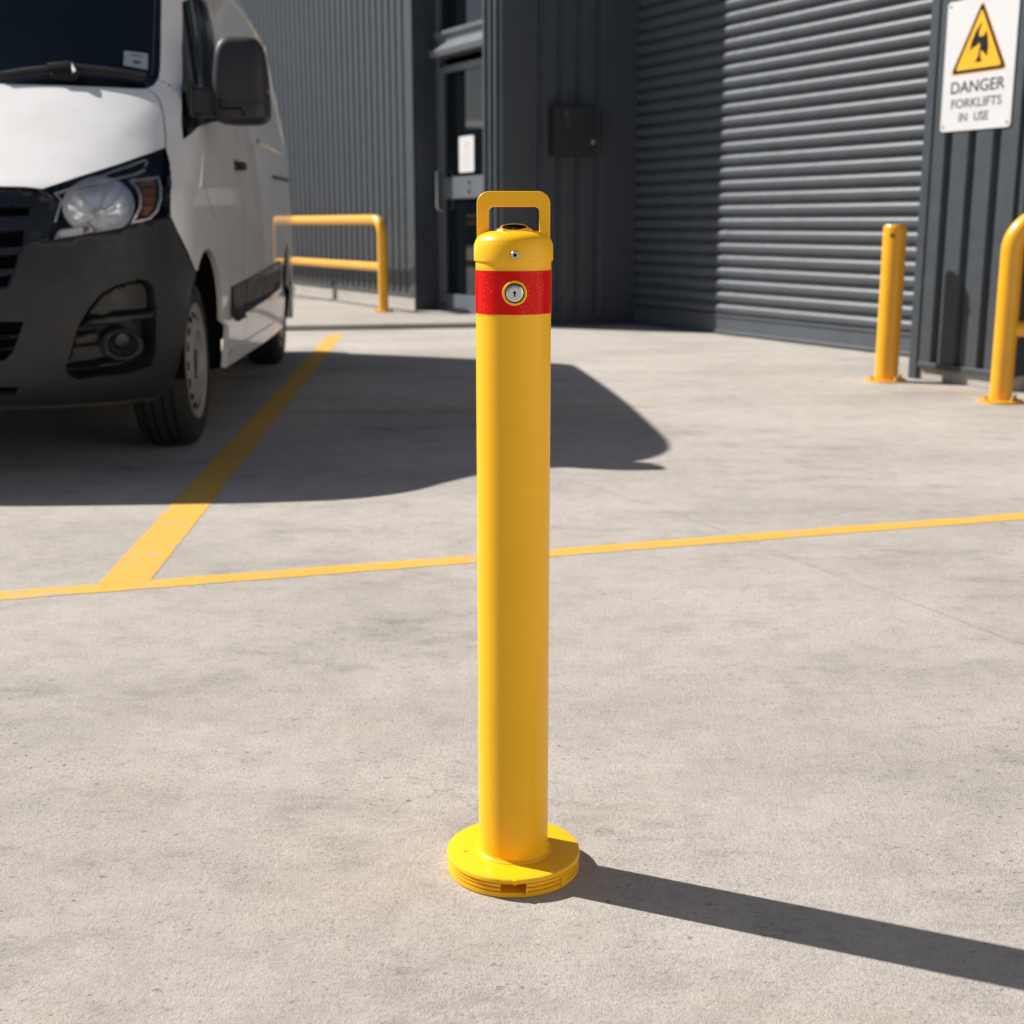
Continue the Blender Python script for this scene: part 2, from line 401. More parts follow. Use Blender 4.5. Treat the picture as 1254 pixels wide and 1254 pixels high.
# return wall of the block, then the roller door
ret = (A - K); rl = ret.length; dT = ret.normalized(); nT = Vector((dT.y, -dT.x, 0))
def T(s, n=0, z=0): return K + dT * s + nT * n + Z * z
mb = MB(); corr(mb, K, dT, nT, .30, rl - .30, .02, TOP, .19, RIB2); mb.build('wall_cladding', M['clad'], bld)
mb = MB(); mb.box(T(.157, .002, TOP / 2), (.30, .06, TOP - .02), dT, nT, Z); mb.box(T(rl - .16, .01, TOP / 2), (.30, .08, TOP - .02), dT, nT, Z)
mb.build('corner_flashing', M['clad_flat'], bld, bevel=.006)
mb = MB(); mb.box(T(rl / 2, .006, .05), (rl - .62, .04, .10), dT, nT, Z); mb.build('base_flashing', M['clad_flat'], bld)
sh = empty('roller_door'); sh.parent = bld
SHL = 3.98; pitch = .106
prof = []
z = .17
while z < 4.1:
    for fr, dp in ((0, -.010), (.05, -.002), (.12, .012), (.22, .022), (.42, .029), (.60, .030), (.72, .026), (.82, .016), (.90, .002), (.95, -.008)): prof.append((z + fr * pitch, dp))
    z += pitch
mb = MB(); vs = []
for zz, dp in prof: vs += [R(.02, dp, zz), R(SHL, dp, zz)]
mb.add(vs, [(2 * i, 2 * i + 1, 2 * i + 3, 2 * i + 2) for i in range(len(prof) - 1)])
mb.build('slat_curtain', M['shutter'], sh, smooth=True, angle=50)
mb = MB(); mb.prism([(-.01, .012), (.035, .012), (.035, .03), (.022, .034), (.022, .150), (.034, .155), (.034, .175), (-.01, .175)], R(.02), nR, Z, dR, 0, SHL)
mb.build('bottom_rail', M['shutter'], sh, bevel=.003)
mb = MB(); mb.box(R(.0, .03, 2.1), (.06, .10, 4.2), dR, nR, Z); mb.build('guide', M['clad_flat'], sh, bevel=.004)
mb = MB(); mb.box(R(SHL + .03, .03, 2.1), (.07, .10, 4.2), dR, nR, Z); mb.build('guide', M['clad_flat'], sh, bevel=.004)
mb = MB(); corr(mb, A, dR, nR, -.05, SHL + .1, 4.05, TOP, .19, RIB2); mb.build('wall_cladding', M['clad'], bld)
# block with the sign
SE = .79
mb = MB(); corr(mb, C0, dS, nS, .06, SE, .085, TOP, .19, [(0, 0), (.16, 0), (.24, .035), (.90, .035)]); mb.build('wall_cladding', M['clad'], bld)
mb = MB(); mb.box(Sg(.035, .01, TOP / 2), (.07, .07, TOP), dS, nS, Z); mb.box(Sg(SE + .015, .01, TOP / 2 + .04), (.04, .06, TOP - .09), dS, nS, Z)
mb.box(Sg(.43, .024, .095), (.70, .05, .035), dS, nS, Z)
mb.build('corner_flashing', M['clad_flat'], bld, bevel=.005)
mb = MB(); mb.box(Sg(.43, -.06, .045), (.78, .16, .09), dS, nS, Z); mb.build('plinth', M['plinth'], bld, bevel=.008)
eB = R(SHL + .07, 0)
mb = MB()
for p, q in ((Sg(0.0, -.02), eB), (Sg(SE, -.02), Sg(SE, -.75))):
    d = (q - p).normalized(); nn = Vector((d.y, -d.x, 0)); mb.box((p + q) / 2 + Z * TOP / 2, ((q - p).length, .04, TOP), d, nn, Z)
mb.build('side_cladding', M['clad_flat'], bld)
mb = MB(); corr(mb, C0 - nS * .75, dS, nS, SE, 6, .02, TOP, .19, RIB2); mb.build('wall_cladding', M['clad'], bld)
# roof slab and back walls close the volume
mb = MB(); rp = [L(18), L(0), A, eB, Sg(0), Sg(SE), Sg(SE, -.75), Sg(6, -.75), Sg(6, -22), L(18, -22)]
nn = len(rp)
mb.add([p + Z * TOP for p in rp] + [p + Z * (TOP + .25) for p in rp], [tuple(range(nn))[::-1], tuple(range(nn, 2 * nn))] + [(i, (i + 1) % nn, nn + (i + 1) % nn, nn + i) for i in range(nn)])
mb.build('roof', M['clad_flat'], bld)
mb = MB()
for p, q in ((Sg(6, -.75), Sg(6, -22)), (Sg(6, -22), L(18, -22)), (L(18, -22), L(18))):
    mb.add([p, q, q + Z * TOP, p + Z * TOP], [(0, 1, 2, 3)])
mb.build('rear_wall', M['clad_flat'], bld)

# meter box on the return wall
bx = empty('meter_box', T(0.68, .03, 1.58), label='dark electrical box fixed to the shaded ribbed wall left of the shutter', cat='electrical box')
def TT(a, n, z): return dT * a + nT * n + Z * z
mb = MB(); mb.box(TT(0, .07, .225), (.42, .14, .45), dT, nT, Z); mb.build('cabinet', M['box'], bx, bevel=.008)
mb = MB(); mb.box(TT(0, .150, .225), (.40, .018, .43), dT, nT, Z); mb.build('cabinet_door', M['box'], bx, bevel=.006)
mb = MB(); mb.box(TT(.17, .164, .12), (.028, .012, .04), dT, nT, Z); mb.build('latch', M['steel'], bx, bevel=.003)
mb = MB(); mb.box(TT(-.09, .1605, .36), (.04, .003, .07), dT, nT, Z); mb.box(TT(-.075, .1605, .27), (.03, .003, .05), dT, nT, Z); mb.build('sticker', M['clad'], bx)

# notice taped to the door glass
nb = empty('notice', L(1.19, RN + .0, 1.47), label='white paper notice stuck on the entrance door glass', cat='notice')
mb = MB(); mb.prism(rrect(-.165, 0, .165, .355, .02), (0, 0, 0), dL, Z, nL, .004, .009); mb.build('sheet', M['paper'], nb)
mb = MB()
mb.box(nL * .0095 + Z * .27, (.07, .002, .05), dL, nL, Z)
for k in range(5): mb.box(nL * .0095 + Z * (.06 + .032 * k), (.16 + .03 * (k % 2), .002, .006), dL, nL, Z)
mb.build('printing', simple('faint_print', (.5, .5, .5), .6), nb)

# ------------------------------------------------------------------ forklift sign
sg = empty('warning_sign', Sg(.408, .037, 1.49), label='white danger sign with yellow triangle on grey cladding', cat='sign')
W2, H = .272, .735
mb = MB(); mb.prism(rrect(-W2, 0, W2, H, .022), (0, 0, 0), dS, Z, nS, 0, .006); mb.build('sign_plate', M['sign_white'], sg, bevel=.001)
def tri(cx, y0, y1, hw, r):
    P = [Vector((cx - hw, y0)), Vector((cx + hw, y0)), Vector((cx, y1))]; out = []
    for i in range(3):
        p, a, b = P[i], P[i - 1], P[(i + 1) % 3]
        u, v = (a - p).normalized(), (b - p).normalized()
        p0, p1 = p + u * r, p + v * r
        for k in range(6):
            t = k / 5; q = p0 * (1 - t) ** 2 + p * 2 * t * (1 - t) + p1 * t * t; out.append((q.x, q.y))
    return out
o_ = Vector((0, 0, 0))
for nm, mt, y0, y1, hw, r, d in (('triangle_edge', 'sign_orange', .318, .716, .218, .03, .0068), ('triangle_border', 'sign_black', .324, .706, .208, .028, .0076), ('triangle_field', 'sign_yellow', .342, .668, .176, .02, .0084)):
    mb = MB(); mb.prism(tri(0, y0, y1, hw, r), o_, dS, Z, nS, .005, d); mb.build(nm, M[mt], sg)
pic = [(.004, .592), (-.035, .55), (-.065, .49), (-.072, .445), (-.045, .462), (-.02, .468), (-.005, .485), (.004, .470), (.002, .45), (.022, .435), (.045, .415), (.062, .40), (.068, .45), (.06, .50), (.048, .545), (.03, .52), (.004, .512), (-.012, .525), (-.008, .55), (.008, .585)]
mb = MB(); mb.prism(pic, o_, dS, Z, nS, .005, .0092); mb.prism([(.0, .455), (.012, .450), (.010, .41), (.026, .376), (-.028, .376), (-.006, .41)], o_, dS, Z, nS, .005, .0092)
mb.build('pictogram', M['sign_black'], sg)
def text(body, size, x, y, mat, parent, ex, ez, name, sx=1.0):
    cu = bpy.data.curves.new(name, 'FONT'); cu.body = body; cu.size = size; cu.align_x = 'CENTER'; cu.extrude = .0006; cu.offset = .0006
    t = bpy.data.objects.new(name, cu); COL.objects.link(t); bpy.context.view_layer.update()
    me = bpy.data.meshes.new_from_object(t.evaluated_get(bpy.context.evaluated_depsgraph_get()))
    bpy.data.objects.remove(t); me.materials.clear(); me.materials.append(mat)
    o = bpy.data.objects.new(name, me); COL.objects.link(o); o.parent = parent
    ey = Z; R3 = Matrix((ex * sx, ey, ez)).transposed()
    o.matrix_local = Matrix.Translation(ex * x + Z * y + ez * .0066) @ R3.to_4x4()
    return o
text('DANGER', .094, 0, .214, M['sign_black'], sg, dS, nS, 'lettering', 1.10)
text('FORKLIFTS', .072, 0, .130, M['sign_ink'], sg, dS, nS, 'lettering', 1.14)
text('IN', .070, -.092, .052, M['sign_ink'], sg, dS, nS, 'lettering')
text('USE', .070, .048, .052, M['sign_ink'], sg, dS, nS, 'lettering')
for a in (-W2 + .025, W2 - .025):
    for zz in (.028, H - .028):
        mb = MB(); mb.box(dS * a + nS * .0072 + Z * zz, (.012, .003, .012), dS, nS, Z); mb.build('screw', M['frame'], sg)

# ------------------------------------------------------------------ plain rear bollard and guard rails
def flange(mb, c, half, th, rot=0, nb=4, round_=True):
    if round_: mb.lathe([(half, 0), (half, th * .8), (half - .004, th), (0.001, th)], c, 36)
    else: mb.prism(rrect(-half, -half, half, half, .015), c, (math.cos(rot), math.sin(rot), 0), (-math.sin(rot), math.cos(rot), 0), Z, 0, th)
def bolts(c, rad, th, name, parent, a0=.6):
    for k in range(4):
        a = a0 + k * PI / 2; p = Vector(c) + Vector((rad * math.cos(a), rad * math.sin(a), th))
        m2 = MB(); m2.lathe([(.014, 0), (.014, .003), (.009, .003), (.009, .018), (.0045, .018), (.0045, .026)], p, 6); m2.build(name, M['zinc'], parent)
fb = empty('bollard', (2.325, 8.11, 0), label='plain yellow post bollard bolted in front of the roller shutter', cat='bollard')
mb = MB(); mb.lathe([(.070, .012), (.070, .925), (.067, .940), (.058, .950), (.0, .950)], (0, 0, 0), 40); mb.build('post', M['yellow_rail'], fb, smooth=True)
mb = MB(); flange(mb, (0, 0, 0), .125, .014); mb.build('base_plate', M['yellow_rail'], fb, smooth=True)
bolts((0, 0, 0), .102, .014, 'bolt', fb, .3)
mb = MB(); mb.lathe([(.012, 0), (.012, .010), (.008, .012), (0, .012)], (0, 0, 0), 14); o = mb.build('lock', M['dark_metal'], fb)
aa = math.radians(-118); q = Vector((math.cos(aa), math.sin(aa), 0)); o.matrix_local = Matrix.Translation(q * .066 + Z * .885) @ q.to_track_quat('Z', 'Y').to_matrix().to_4x4()

def rail(name, label, base, d, length, top, mid, r, bend, zb, mid_r, extra=0):
    t = empty(name, base, label=label, cat='guard rail', group='yellow guard rails'); d = Vector(d).normalized()
    path = [Vector((0, 0, zb))] + arc((d * bend) + Z * (top - bend), -d, Z, bend, 0, PI / 2, 10) + arc(d * (length - bend) + Z * (top - bend), -d, Z, bend, PI / 2, PI, 10) + [d * length + Z * zb]
    mb = MB(); mb.tube(path, r, 20); mb.build('hoop', M['yellow_rail'], t, smooth=True)
    mb = MB(); mb.tube([d * (r * .6) + Z * mid, d * (length - r * .6) + Z * mid], mid_r, 18); mb.build('mid_rail', M['yellow_rail'], t, smooth=True)
    for k in range(extra):
        mb = MB(); c = d * (length * (k + 1) / (extra + 1)); mb.tube([c + Z * zb, c + Z * (top - r * .3)], r * .9, 18); mb.build('post', M['yellow_rail'], t, smooth=True)
    for s in (0, length):
        mb = MB(); flange(mb, d * s + Z * (zb - .001), r * 2.0, .014); mb.build('base_plate', M['yellow_rail'], t, smooth=True); bolts(d * s, r * 1.6, zb + .013, 'bolt', t, .3)
    return t
rail('guard_rail', 'yellow tubular guard rail along the office wall behind the van', L(1.80, .42, 0), dL, 9.0, 1.0, .515, .052, .17, .052, .045, 2)
rail('guard_rail', 'yellow tubular guard rail at the right edge beside the danger sign wall', (2.675, 7.12, 0), (1, -.12, 0), 2.2, .985, .40, .059, .17, .002, .042)

# ------------------------------------------------------------------ low shed across the yard (mirrored in the door glass)
nbld = empty('shed', (-40, 44, 0), math.atan2(.725, .685), label='low dark shed across the yard, seen only as a reflection in the door', cat='building')
mb = MB(); mb.box((0, 5, 2.6), (60, 9.8, 5.2)); mb.build('wall', M['shed'], nbld)
mb = MB(); mb.prism([(-5.3, 5.2), (5.3, 5.2), (5.3, 5.4), (0, 6.1), (-5.3, 5.4)], (-30.3, 5, 0), (0, 1, 0), (0, 0, 1), (1, 0, 0), 0, 60.6); mb.build('roof', M['clad_flat'], nbld)

# pale building added outside the frame to bounce sunlight onto bollard and van
pb = empty('warehouse', (7.6, -5, 0), label='pale rendered building added out of view to bounce sunlight into the yard', cat='building')
mb = MB(); mb.box((5, 0, 3.25), (10, 22, 6.5)); mb.build('wall', M['render'], pb)
mb = MB(); mb.box((5, 0, 6.62), (10.3, 22.3, .24)); mb.build('roof', M['clad_flat'], pb)
for yy in (-7, -2.5, 2.5, 7):
    wn = MB(); wn.box((-.02, yy, 4.3), (.06, 1.8, 1.1)); w_ = wn.build('window', M['door_glass'], pb)
    wf = MB(); wf.box((-.035, yy, 3.72), (.12, 2.0, .07)); wf.build('sill', M['frame'], w_)

# ------------------------------------------------------------------ the main removable bollard
BC = Vector((.002, 1.820, 0))
mbo = empty('bollard', BC, label='removable yellow bollard with lift handle, red band and round lock', cat='bollard')
YB = M['yellow']
# base: stacked discs with a slot cut at the front
RB = .099; N = 120; zs = [(0.0, RB - .002), (.0022, RB), (.0085, RB), (.0090, RB - .003), (.0103, RB - .003), (.0108, RB), (.0150, RB), (.0155, RB - .003), (.0168, RB - .003), (.0173, RB), (.0215, RB), (.0220, RB - .003), (.0230, RB - .003), (.0235, RB + .001), (.0285, RB + .001), (.0298, RB)]
mb = MB(); hw = .0185
angs = [];
a_s = math.asin(hw / RB)
angs = [-PI / 2 + a_s + (2 * PI - 2 * a_s) * k / N for k in range(N + 1)]
ia, ib = 3, 11          # slot spans these profile rows
vs = []
for zz, r in zs:
    for a in angs: vs.append((r * math.cos(a), r * math.sin(a), zz))
n1 = N + 1
fs = [(i * n1 + k, i * n1 + k + 1, (i + 1) * n1 + k + 1, (i + 1) * n1 + k) for i in range(len(zs) - 1) for k in range(N)]
mb.add(vs, fs)
# close the front arc below and above the slot
M_ = 10
def arcpts(z, r): return [(r * math.cos(-PI / 2 - a_s + 2 * a_s * k / M_), r * math.sin(-PI / 2 - a_s + 2 * a_s * k / M_), z) for k in range(M_ + 1)]
for i in range(len(zs) - 1):
    if ia <= i < ib: continue
    p, q = arcpts(*zs[i]), arcpts(*zs[i + 1]); mb.add(p + q, [(k, k + 1, M_ + 2 + k, M_ + 1 + k) for k in range(M_)])
z0, z1 = zs[ia][0], zs[ib][0]; yf = -math.sqrt(RB ** 2 - hw ** 2); dpt = .022
mb.add([(-hw, yf, z0), (hw, yf, z0), (hw, yf + dpt, z0), (-hw, yf + dpt, z0), (-hw, yf, z1), (hw, yf, z1), (hw, yf + dpt, z1), (-hw, yf + dpt, z1)], [(3, 2, 6, 7), (0, 3, 7, 4), (1, 2, 6, 5)])
p = arcpts(z0, zs[ia][1]); mb.add(p + [(hw, yf + dpt, z0), (-hw, yf + dpt, z0)], [tuple(range(M_ + 3))])
p = arcpts(z1, zs[ib][1]); mb.add(p + [(hw, yf + dpt, z1), (-hw, yf + dpt, z1)], [tuple(range(M_ + 3))[::-1]])
RP = .0518
# top face and fillet up to the pipe
rings = [(RB, .0298), (RB - .0015, .0305), (RP + .010, .0305), (RP + .0055, .0309), (RP + .0048, .0322), (RP + .0022, .0330), (RP + .0007, .0352), (RP - .001, .039)]
vs = []; NN = 120
for r, zz in rings:
    for k in range(NN): vs.append((r * math.cos(2 * PI * k / NN), r * math.sin(2 * PI * k / NN), zz))
mb.add(vs, [(i * NN + k, i * NN + (k + 1) % NN, (i + 1) * NN + (k + 1) % NN, (i + 1) * NN + k) for i in range(len(rings) - 1) for k in range(NN)])
base = mb.build('base', YB, mbo, smooth=True, angle=40)
for parts_ in ([((.002, -RB - .0005, .0262), (.0075, .004, .0062)), ((.002, -RB - .0015, .0262), (.003, .004, .0075))], [((.0195, -RB + .0005, .012), (.003, .004, .012))]):
    mb = MB()
    for c_, d_ in parts_: mb.box(c_, d_)
    mb.build('catch', YB, base, bevel=.0006)
mb = MB(); mb.box((.0725, -.0655, .011), (.012, .006, .016), (math.cos(.8), math.sin(.8), 0), (-math.sin(.8), math.cos(.8), 0)); mb.build('lug', YB, base, bevel=.0008)
mb = MB(); mb.lathe([(.0017, 0), (.0017, .002), (0, .0022)], (.006, -RB + .0016, .0055), 12, 1); mb.build('rivet', M['zinc'], base)
mb = MB(); mb.box((-.0715, -.012, .03065), (.007, .0012, .0003), (math.cos(.5), math.sin(.5), 0), (-math.sin(.5), math.cos(.5), 0)); mb.box((-.073, -.014, .03065), (.004, .001, .0003)); mb.build('scratch', simple('rust_scratch', (.42, .13, .03), .7), base)
# pipe
mb = MB(); mb.lathe([(RP, .036), (RP, .915)], (0, 0, 0), 128); post = mb.build('post', YB, mbo, smooth=True)
ZB0, ZB1 = .8315, .8895
RL = .0165
# red band with a hole round the lock: ring sheet 0.5 mm proud of the pipe
mb = MB(); vs = []; NN = 256; NZ = 40
for j in range(NZ + 1):
    for k in range(NN): vs.append(((RP + .0005) * math.cos(2 * PI * k / NN), (RP + .0005) * math.sin(2 * PI * k / NN), ZB0 + (ZB1 - ZB0) * j / NZ))
mb.add(vs, [(j * NN + k, j * NN + (k + 1) % NN, (j + 1) * NN + (k + 1) % NN, (j + 1) * NN + k) for j in range(NZ) for k in range(NN)])
band = mb.build('reflective_band', M['tape'], mbo, smooth='all')
# lock: yellow boss, black gap, steel barrel
ZL = .8605
lk = empty('lock'); lk.parent = mbo; lk.location = (.0015, -RP, ZL); lk.rotation_euler = (PI / 2, 0, 0)
mb = MB(); mb.lathe([(RL, -.006), (RL, .0024), (RL - .0012, .0034), (.0138, .0034), (.0132, .0026), (.0132, -.004)], n=56); mb.build('lock_collar', YB, lk, smooth=True)
mb = MB(); mb.lathe([(.0131, -.004), (.0131, .0012), (.0118, .0012), (.0118, .001)], n=48); mb.build('lock_gap', M['black'], lk)
mb = MB(); mb.lathe([(.0116, 0), (.0116, .0030), (.0108, .0036), (.0085, .0037), (.0082, .0034), (.0078, .0037), (.0015, .0037), (0, .0037)], n=48); mb.build('lock_barrel', M['steel'], lk, smooth=True)
mb = MB(); mb.lathe([(.0021, .0038), (0, .0038)], (0, .0006, 0), 16); mb.prism([(-.0007, 0), (.0007, 0), (.0012, -.0048), (-.0012, -.0048)], (0, 0, 0), (1, 0, 0), (0, 1, 0), (0, 0, 1), .0030, .00385); mb.build('keyhole', M['black'], lk)
# cap
cap = empty('cap'); cap.parent = mbo
RC = .0540
prof = [(RP - .001, .9015), (RC, .9020), (RC + .0002, .9045), (RC, .9235)]
ch = .0375
for k in range(1, 15):
    t = k / 14 * PI / 2
    prof.append((RC - .0012 - (.026) * (1 - math.cos(t)), .9242 + .0175 * math.sin(t)))
prof += [(.022, .9425), (.015, .9435), (.0, .9438)]
mb = MB(); mb.lathe(prof, n=128); mb.build('cap_shell', YB, cap, smooth=True, angle=50)
# raised oval crown with a dark opening tilted to the front
mb = MB(); hv = []; NU, NV = 40, 10
for j in range(NV + 1):
    ph = PI / 2 * j / NV
    for k in range(NU):
        th_ = 2 * PI * k / NU; hv.append((.027 * math.cos(ph) ** .8 * math.cos(th_), -.006 + .022 * math.cos(ph) ** .8 * math.sin(th_), .9395 + .0095 * math.sin(ph)))
mb.add(hv, [(j * NU + k, j * NU + (k + 1) % NU, (j + 1) * NU + (k + 1) % NU, (j + 1) * NU + k) for j in range(NV) for k in range(NU)])
mb.build('crown', YB, cap, smooth='all')
sc_ = Vector((.001, -.0220, .9458)); sn = Vector((0, -.62, .785)); se = Vector((0, .785, .62))
sl = [(.0165 * math.cos(2 * PI * k / 48), .0062 * math.sin(2 * PI * k / 48)) for k in range(48)]
mb = MB(); mb.prism(sl, sc_, (1, 0, 0), se, sn, -.004, .0010); mb.build('slot', M['black'], cap)
mb = MB(); mb.tube([sc_ + Vector((.0174 * math.cos(2 * PI * k / 48), 0, 0)) + se * (.0070 * math.sin(2 * PI * k / 48)) + sn * .0004 for k in range(49)], .0011, 8, caps=False); mb.build('slot_rim', YB, cap, smooth='all')
# fine mould line from slot to screw
pth = []
for k in range(14):
    t = k / 13; x = -.023 + .024 * t; 
    y = -.024 - .0295 * t ** .9
    r = math.hypot(x, y)
    # height on the shell
    zz = .9436
    for (ra, za), (rb, zb_) in zip(prof, prof[1:]):
        if rb <= r <= ra and za > .92: zz = za + (zb_ - za) * (ra - r) / (ra - rb + 1e-9); break
    pth.append((x, y, zz + .0002))
mb = MB(); mb.tube(pth, .0006, 8); mb.build('mould_line', YB, cap, smooth='all')
sc = empty('screw'); sc.parent = cap; sc.location = (.002, -RC + .0005, .9105); sc.rotation_euler = (PI / 2, 0, 0)
mb = MB(); mb.lathe([(.0056, -.002), (.0056, .0026), (.0048, .0036), (.0030, .0036), (.0026, .0010), (0, .0010)], n=32); o = mb.build('screw_head', M['steel'], sc, smooth=True)
mb = MB(); mb.lathe([(.0024, .0014), (0, .0014)], n=6); mb.build('hex_socket', M['black'], sc)
# handle: flat bar plate with rounded rectangular opening
HW = .0497
outer = [(-HW, .915)] + [( -HW, .9775)] + [(-HW + .0165 - .0165 * math.cos(t), .9775 + .0165 * math.sin(t)) for t in [PI / 2 * k / 8 for k in range(1, 9)]] + [(HW - .0165 + .0165 * math.sin(t), .9775 + .0165 * math.cos(t)) for t in [PI / 2 * k / 8 for k in range(0, 9)]] + [(HW, .915)]
inner = rrect(-.0335, .930, .0350, .9735, .0065, 5)
verts = [Vector(p) for p in outer + inner]; no = len(outer)
edges = [(i, (i + 1) % no) for i in range(no)] + [(no + i, no + (i + 1) % len(inner)) for i in range(len(inner))]
res = delaunay_2d_cdt(verts, edges, [], 0, 1e-6)
def inside(pt, poly):
    x, y = pt; c = False; n_ = len(poly); j = n_ - 1
    for i in range(n_):
        xi, yi = poly[i]; xj, yj = poly[j]
        if (yi > y) != (yj > y) and x < (xj - xi) * (y - yi) / (yj - yi) + xi: c = not c
        j = i
    return c
tris = []
for f in res[2]:
    cx = sum(res[0][i].x for i in f) / len(f); cy = sum(res[0][i].y for i in f) / len(f)
    if inside((cx, cy), outer) and not inside((cx, cy), inner): tris.append(tuple(f))
nv = len(res[0]); th = .0055
mb = MB()
vs = [(p.x, -th, p.y) for p in res[0]] + [(p.x, th, p.y) for p in res[0]]
fs = [t for t in tris] + [tuple(i + nv for i in t)[::-1] for t in tris]
ec = {}
for t in tris:
    for a, b in zip(t, t[1:] + t[:1]): ec.setdefault(tuple(sorted((a, b))), []).append((a, b))
for k, l in ec.items():
    if len(l) == 1: a, b = l[0]; fs.append((b, a, a + nv, b + nv))
mb.add(vs, fs)
o = mb.build('handle', YB, cap, smooth=True, bevel=.0016, seg=3, angle=40)
# ------------------------------------------------------------------ delivery van
# body surface: S(a, z) -> (u rearwards, v sideways, z); a in 0..1 runs round the front half, beyond 1 along the side
VC=-1.0
# z : front u at centre, corner length L, exponent n, side v
PR=[(0.25, -0.74, 0.66, 3.2, -0.05), (0.28, -0.8, 0.68, 3.3, -0.01), (0.34, -0.845, 0.7, 3.4, 0.02), (0.45, -0.875, 0.7, 3.5, 0.045), (0.6, -0.89, 0.7, 3.6, 0.06), (0.75, -0.885, 0.7, 3.6, 0.07), (0.9, -0.86, 0.68, 3.6, 0.07), (1.0, -0.84, 0.66, 3.4, 0.07), (1.05, -0.822, 0.65, 3.3, 0.069), (1.085, -0.79, 0.64, 3.1, 0.067), (1.13, -0.715, 0.62, 3.0, 0.065), (1.2, -0.6, 0.58, 2.9, 0.061), (1.28, -0.465, 0.55, 2.9, 0.057), (1.38, -0.31, 0.52, 2.9, 0.05), (1.47, -0.17, 0.5, 3.0, 0.04), (1.53, -0.08, 0.5, 3.0, 0.032), (1.6, -0.02, 0.5, 3.0, 0.02), (1.75, 0.075, 0.51, 3.0, -0.008), (1.95, 0.185, 0.5, 3.1, -0.045), (2.06, 0.245, 0.48, 3.1, -0.06), (2.16, 0.325, 0.48, 2.9, -0.065), (2.26, 0.44, 0.5, 2.6, -0.095), (2.325, 0.56, 0.52, 2.4, -0.14), (2.36, 0.7, 0.54, 2.3, -0.19), (2.378, 0.86, 0.56, 2.2, -0.26)]
UR=4.42
def _herm(z,k):
    if z<=PR[0][0]: return PR[0][k]+(z-PR[0][0])*(PR[1][k]-PR[0][k])/(PR[1][0]-PR[0][0])
    if z>=PR[-1][0]: return PR[-1][k]+(z-PR[-1][0])*(PR[-1][k]-PR[-2][k])/(PR[-1][0]-PR[-2][0])
    for i in range(len(PR)-1):
        if z<=PR[i+1][0]: break
    z0,z1=PR[i][0],PR[i+1][0];t=(z-z0)/(z1-z0)
    return PR[i][k]+(PR[i+1][k]-PR[i][k])*t
# profile columns tabulated every 5 mm and smoothed
TZ0,TDZ,TN=.15,.005,470
def _table(k,sg):
    raw=[_herm(TZ0+i*TDZ,k) for i in range(TN)]
    w=int(3*sg/TDZ); ker=[math.exp(-.5*(j*TDZ/sg)**2) for j in range(-w,w+1)]; tot=sum(ker)
    f=lambda i: raw[0]+(i)*(raw[1]-raw[0]) if i<0 else (raw[-1]+(i-TN+1)*(raw[-1]-raw[-2]) if i>=TN else raw[i])
    return [sum(ker[j+w]*f(i+j) for j in range(-w,w+1))/tot for i in range(TN)]
TAB={1:_table(1,.016),2:_table(2,.05),3:_table(3,.07),4:_table(4,.028)}
def _interp(z,k):
    t=(z-TZ0)/TDZ; i=max(1,min(TN-3,int(t))); t-=i; T=TAB[k]
    p0,p1,p2,p3=T[i-1],T[i],T[i+1],T[i+2]
    return .5*((2*p1)+(p2-p0)*t+(2*p0-5*p1+4*p2-p3)*t*t+(3*p1-p0-3*p2+p3)*t**3)
def _crease(a,z):
    if z<.98 or z>1.62: return 0.
    f=min(1,(z-.98)/.16)*min(1,(1.62-z)/.12); f=f*f*(3-2*f)
    ac=.355+(z-1.08)/.44*.235; d=min(a,1.)-ac
    w=.012
    sp=d if d>20*w else w*math.log(1+math.exp(d/w)) if d>-20*w else 0.
    return .17*f*sp
def S(a,z):
    uf=_interp(z,1);L=_interp(z,2);n=_interp(z,3);vs=_interp(z,4)
    half=vs-VC;uc=uf+L
    if a<=1:
        ph=a*math.pi/2;s,c=math.sin(ph),math.cos(ph);r=(s**n+c**n)**(1/n)
        return (uc-L*c/r+_crease(a,z), VC+half*s/r, z)
    rr=.16; ue=UR-rr   # rear rounding
    u=uc+(a-1)+_crease(a,z)
    if z<.5:
        q=min(1,(a-1)/.35);q=q*q*(3-2*q);vs=vs+(max(vs,.05+.03*(z-.25)/.25)-vs)*q
    q2=max(0,min(1,(u-.1)/2.5)); taper=.030*q2*q2*(3-2*q2)-.0085*max(0,u-1.2)**2
    if u<=ue: return (u,vs+taper,z)
    t=(u-ue)/rr*(math.pi/2)/ (math.pi/2)
    if t<=math.pi/2: return (ue+rr*math.sin(t), vs+taper-rr*(1-math.cos(t)), z)
    return (UR, max(VC+.35, vs+taper-rr-(t-math.pi/2)*rr), z)

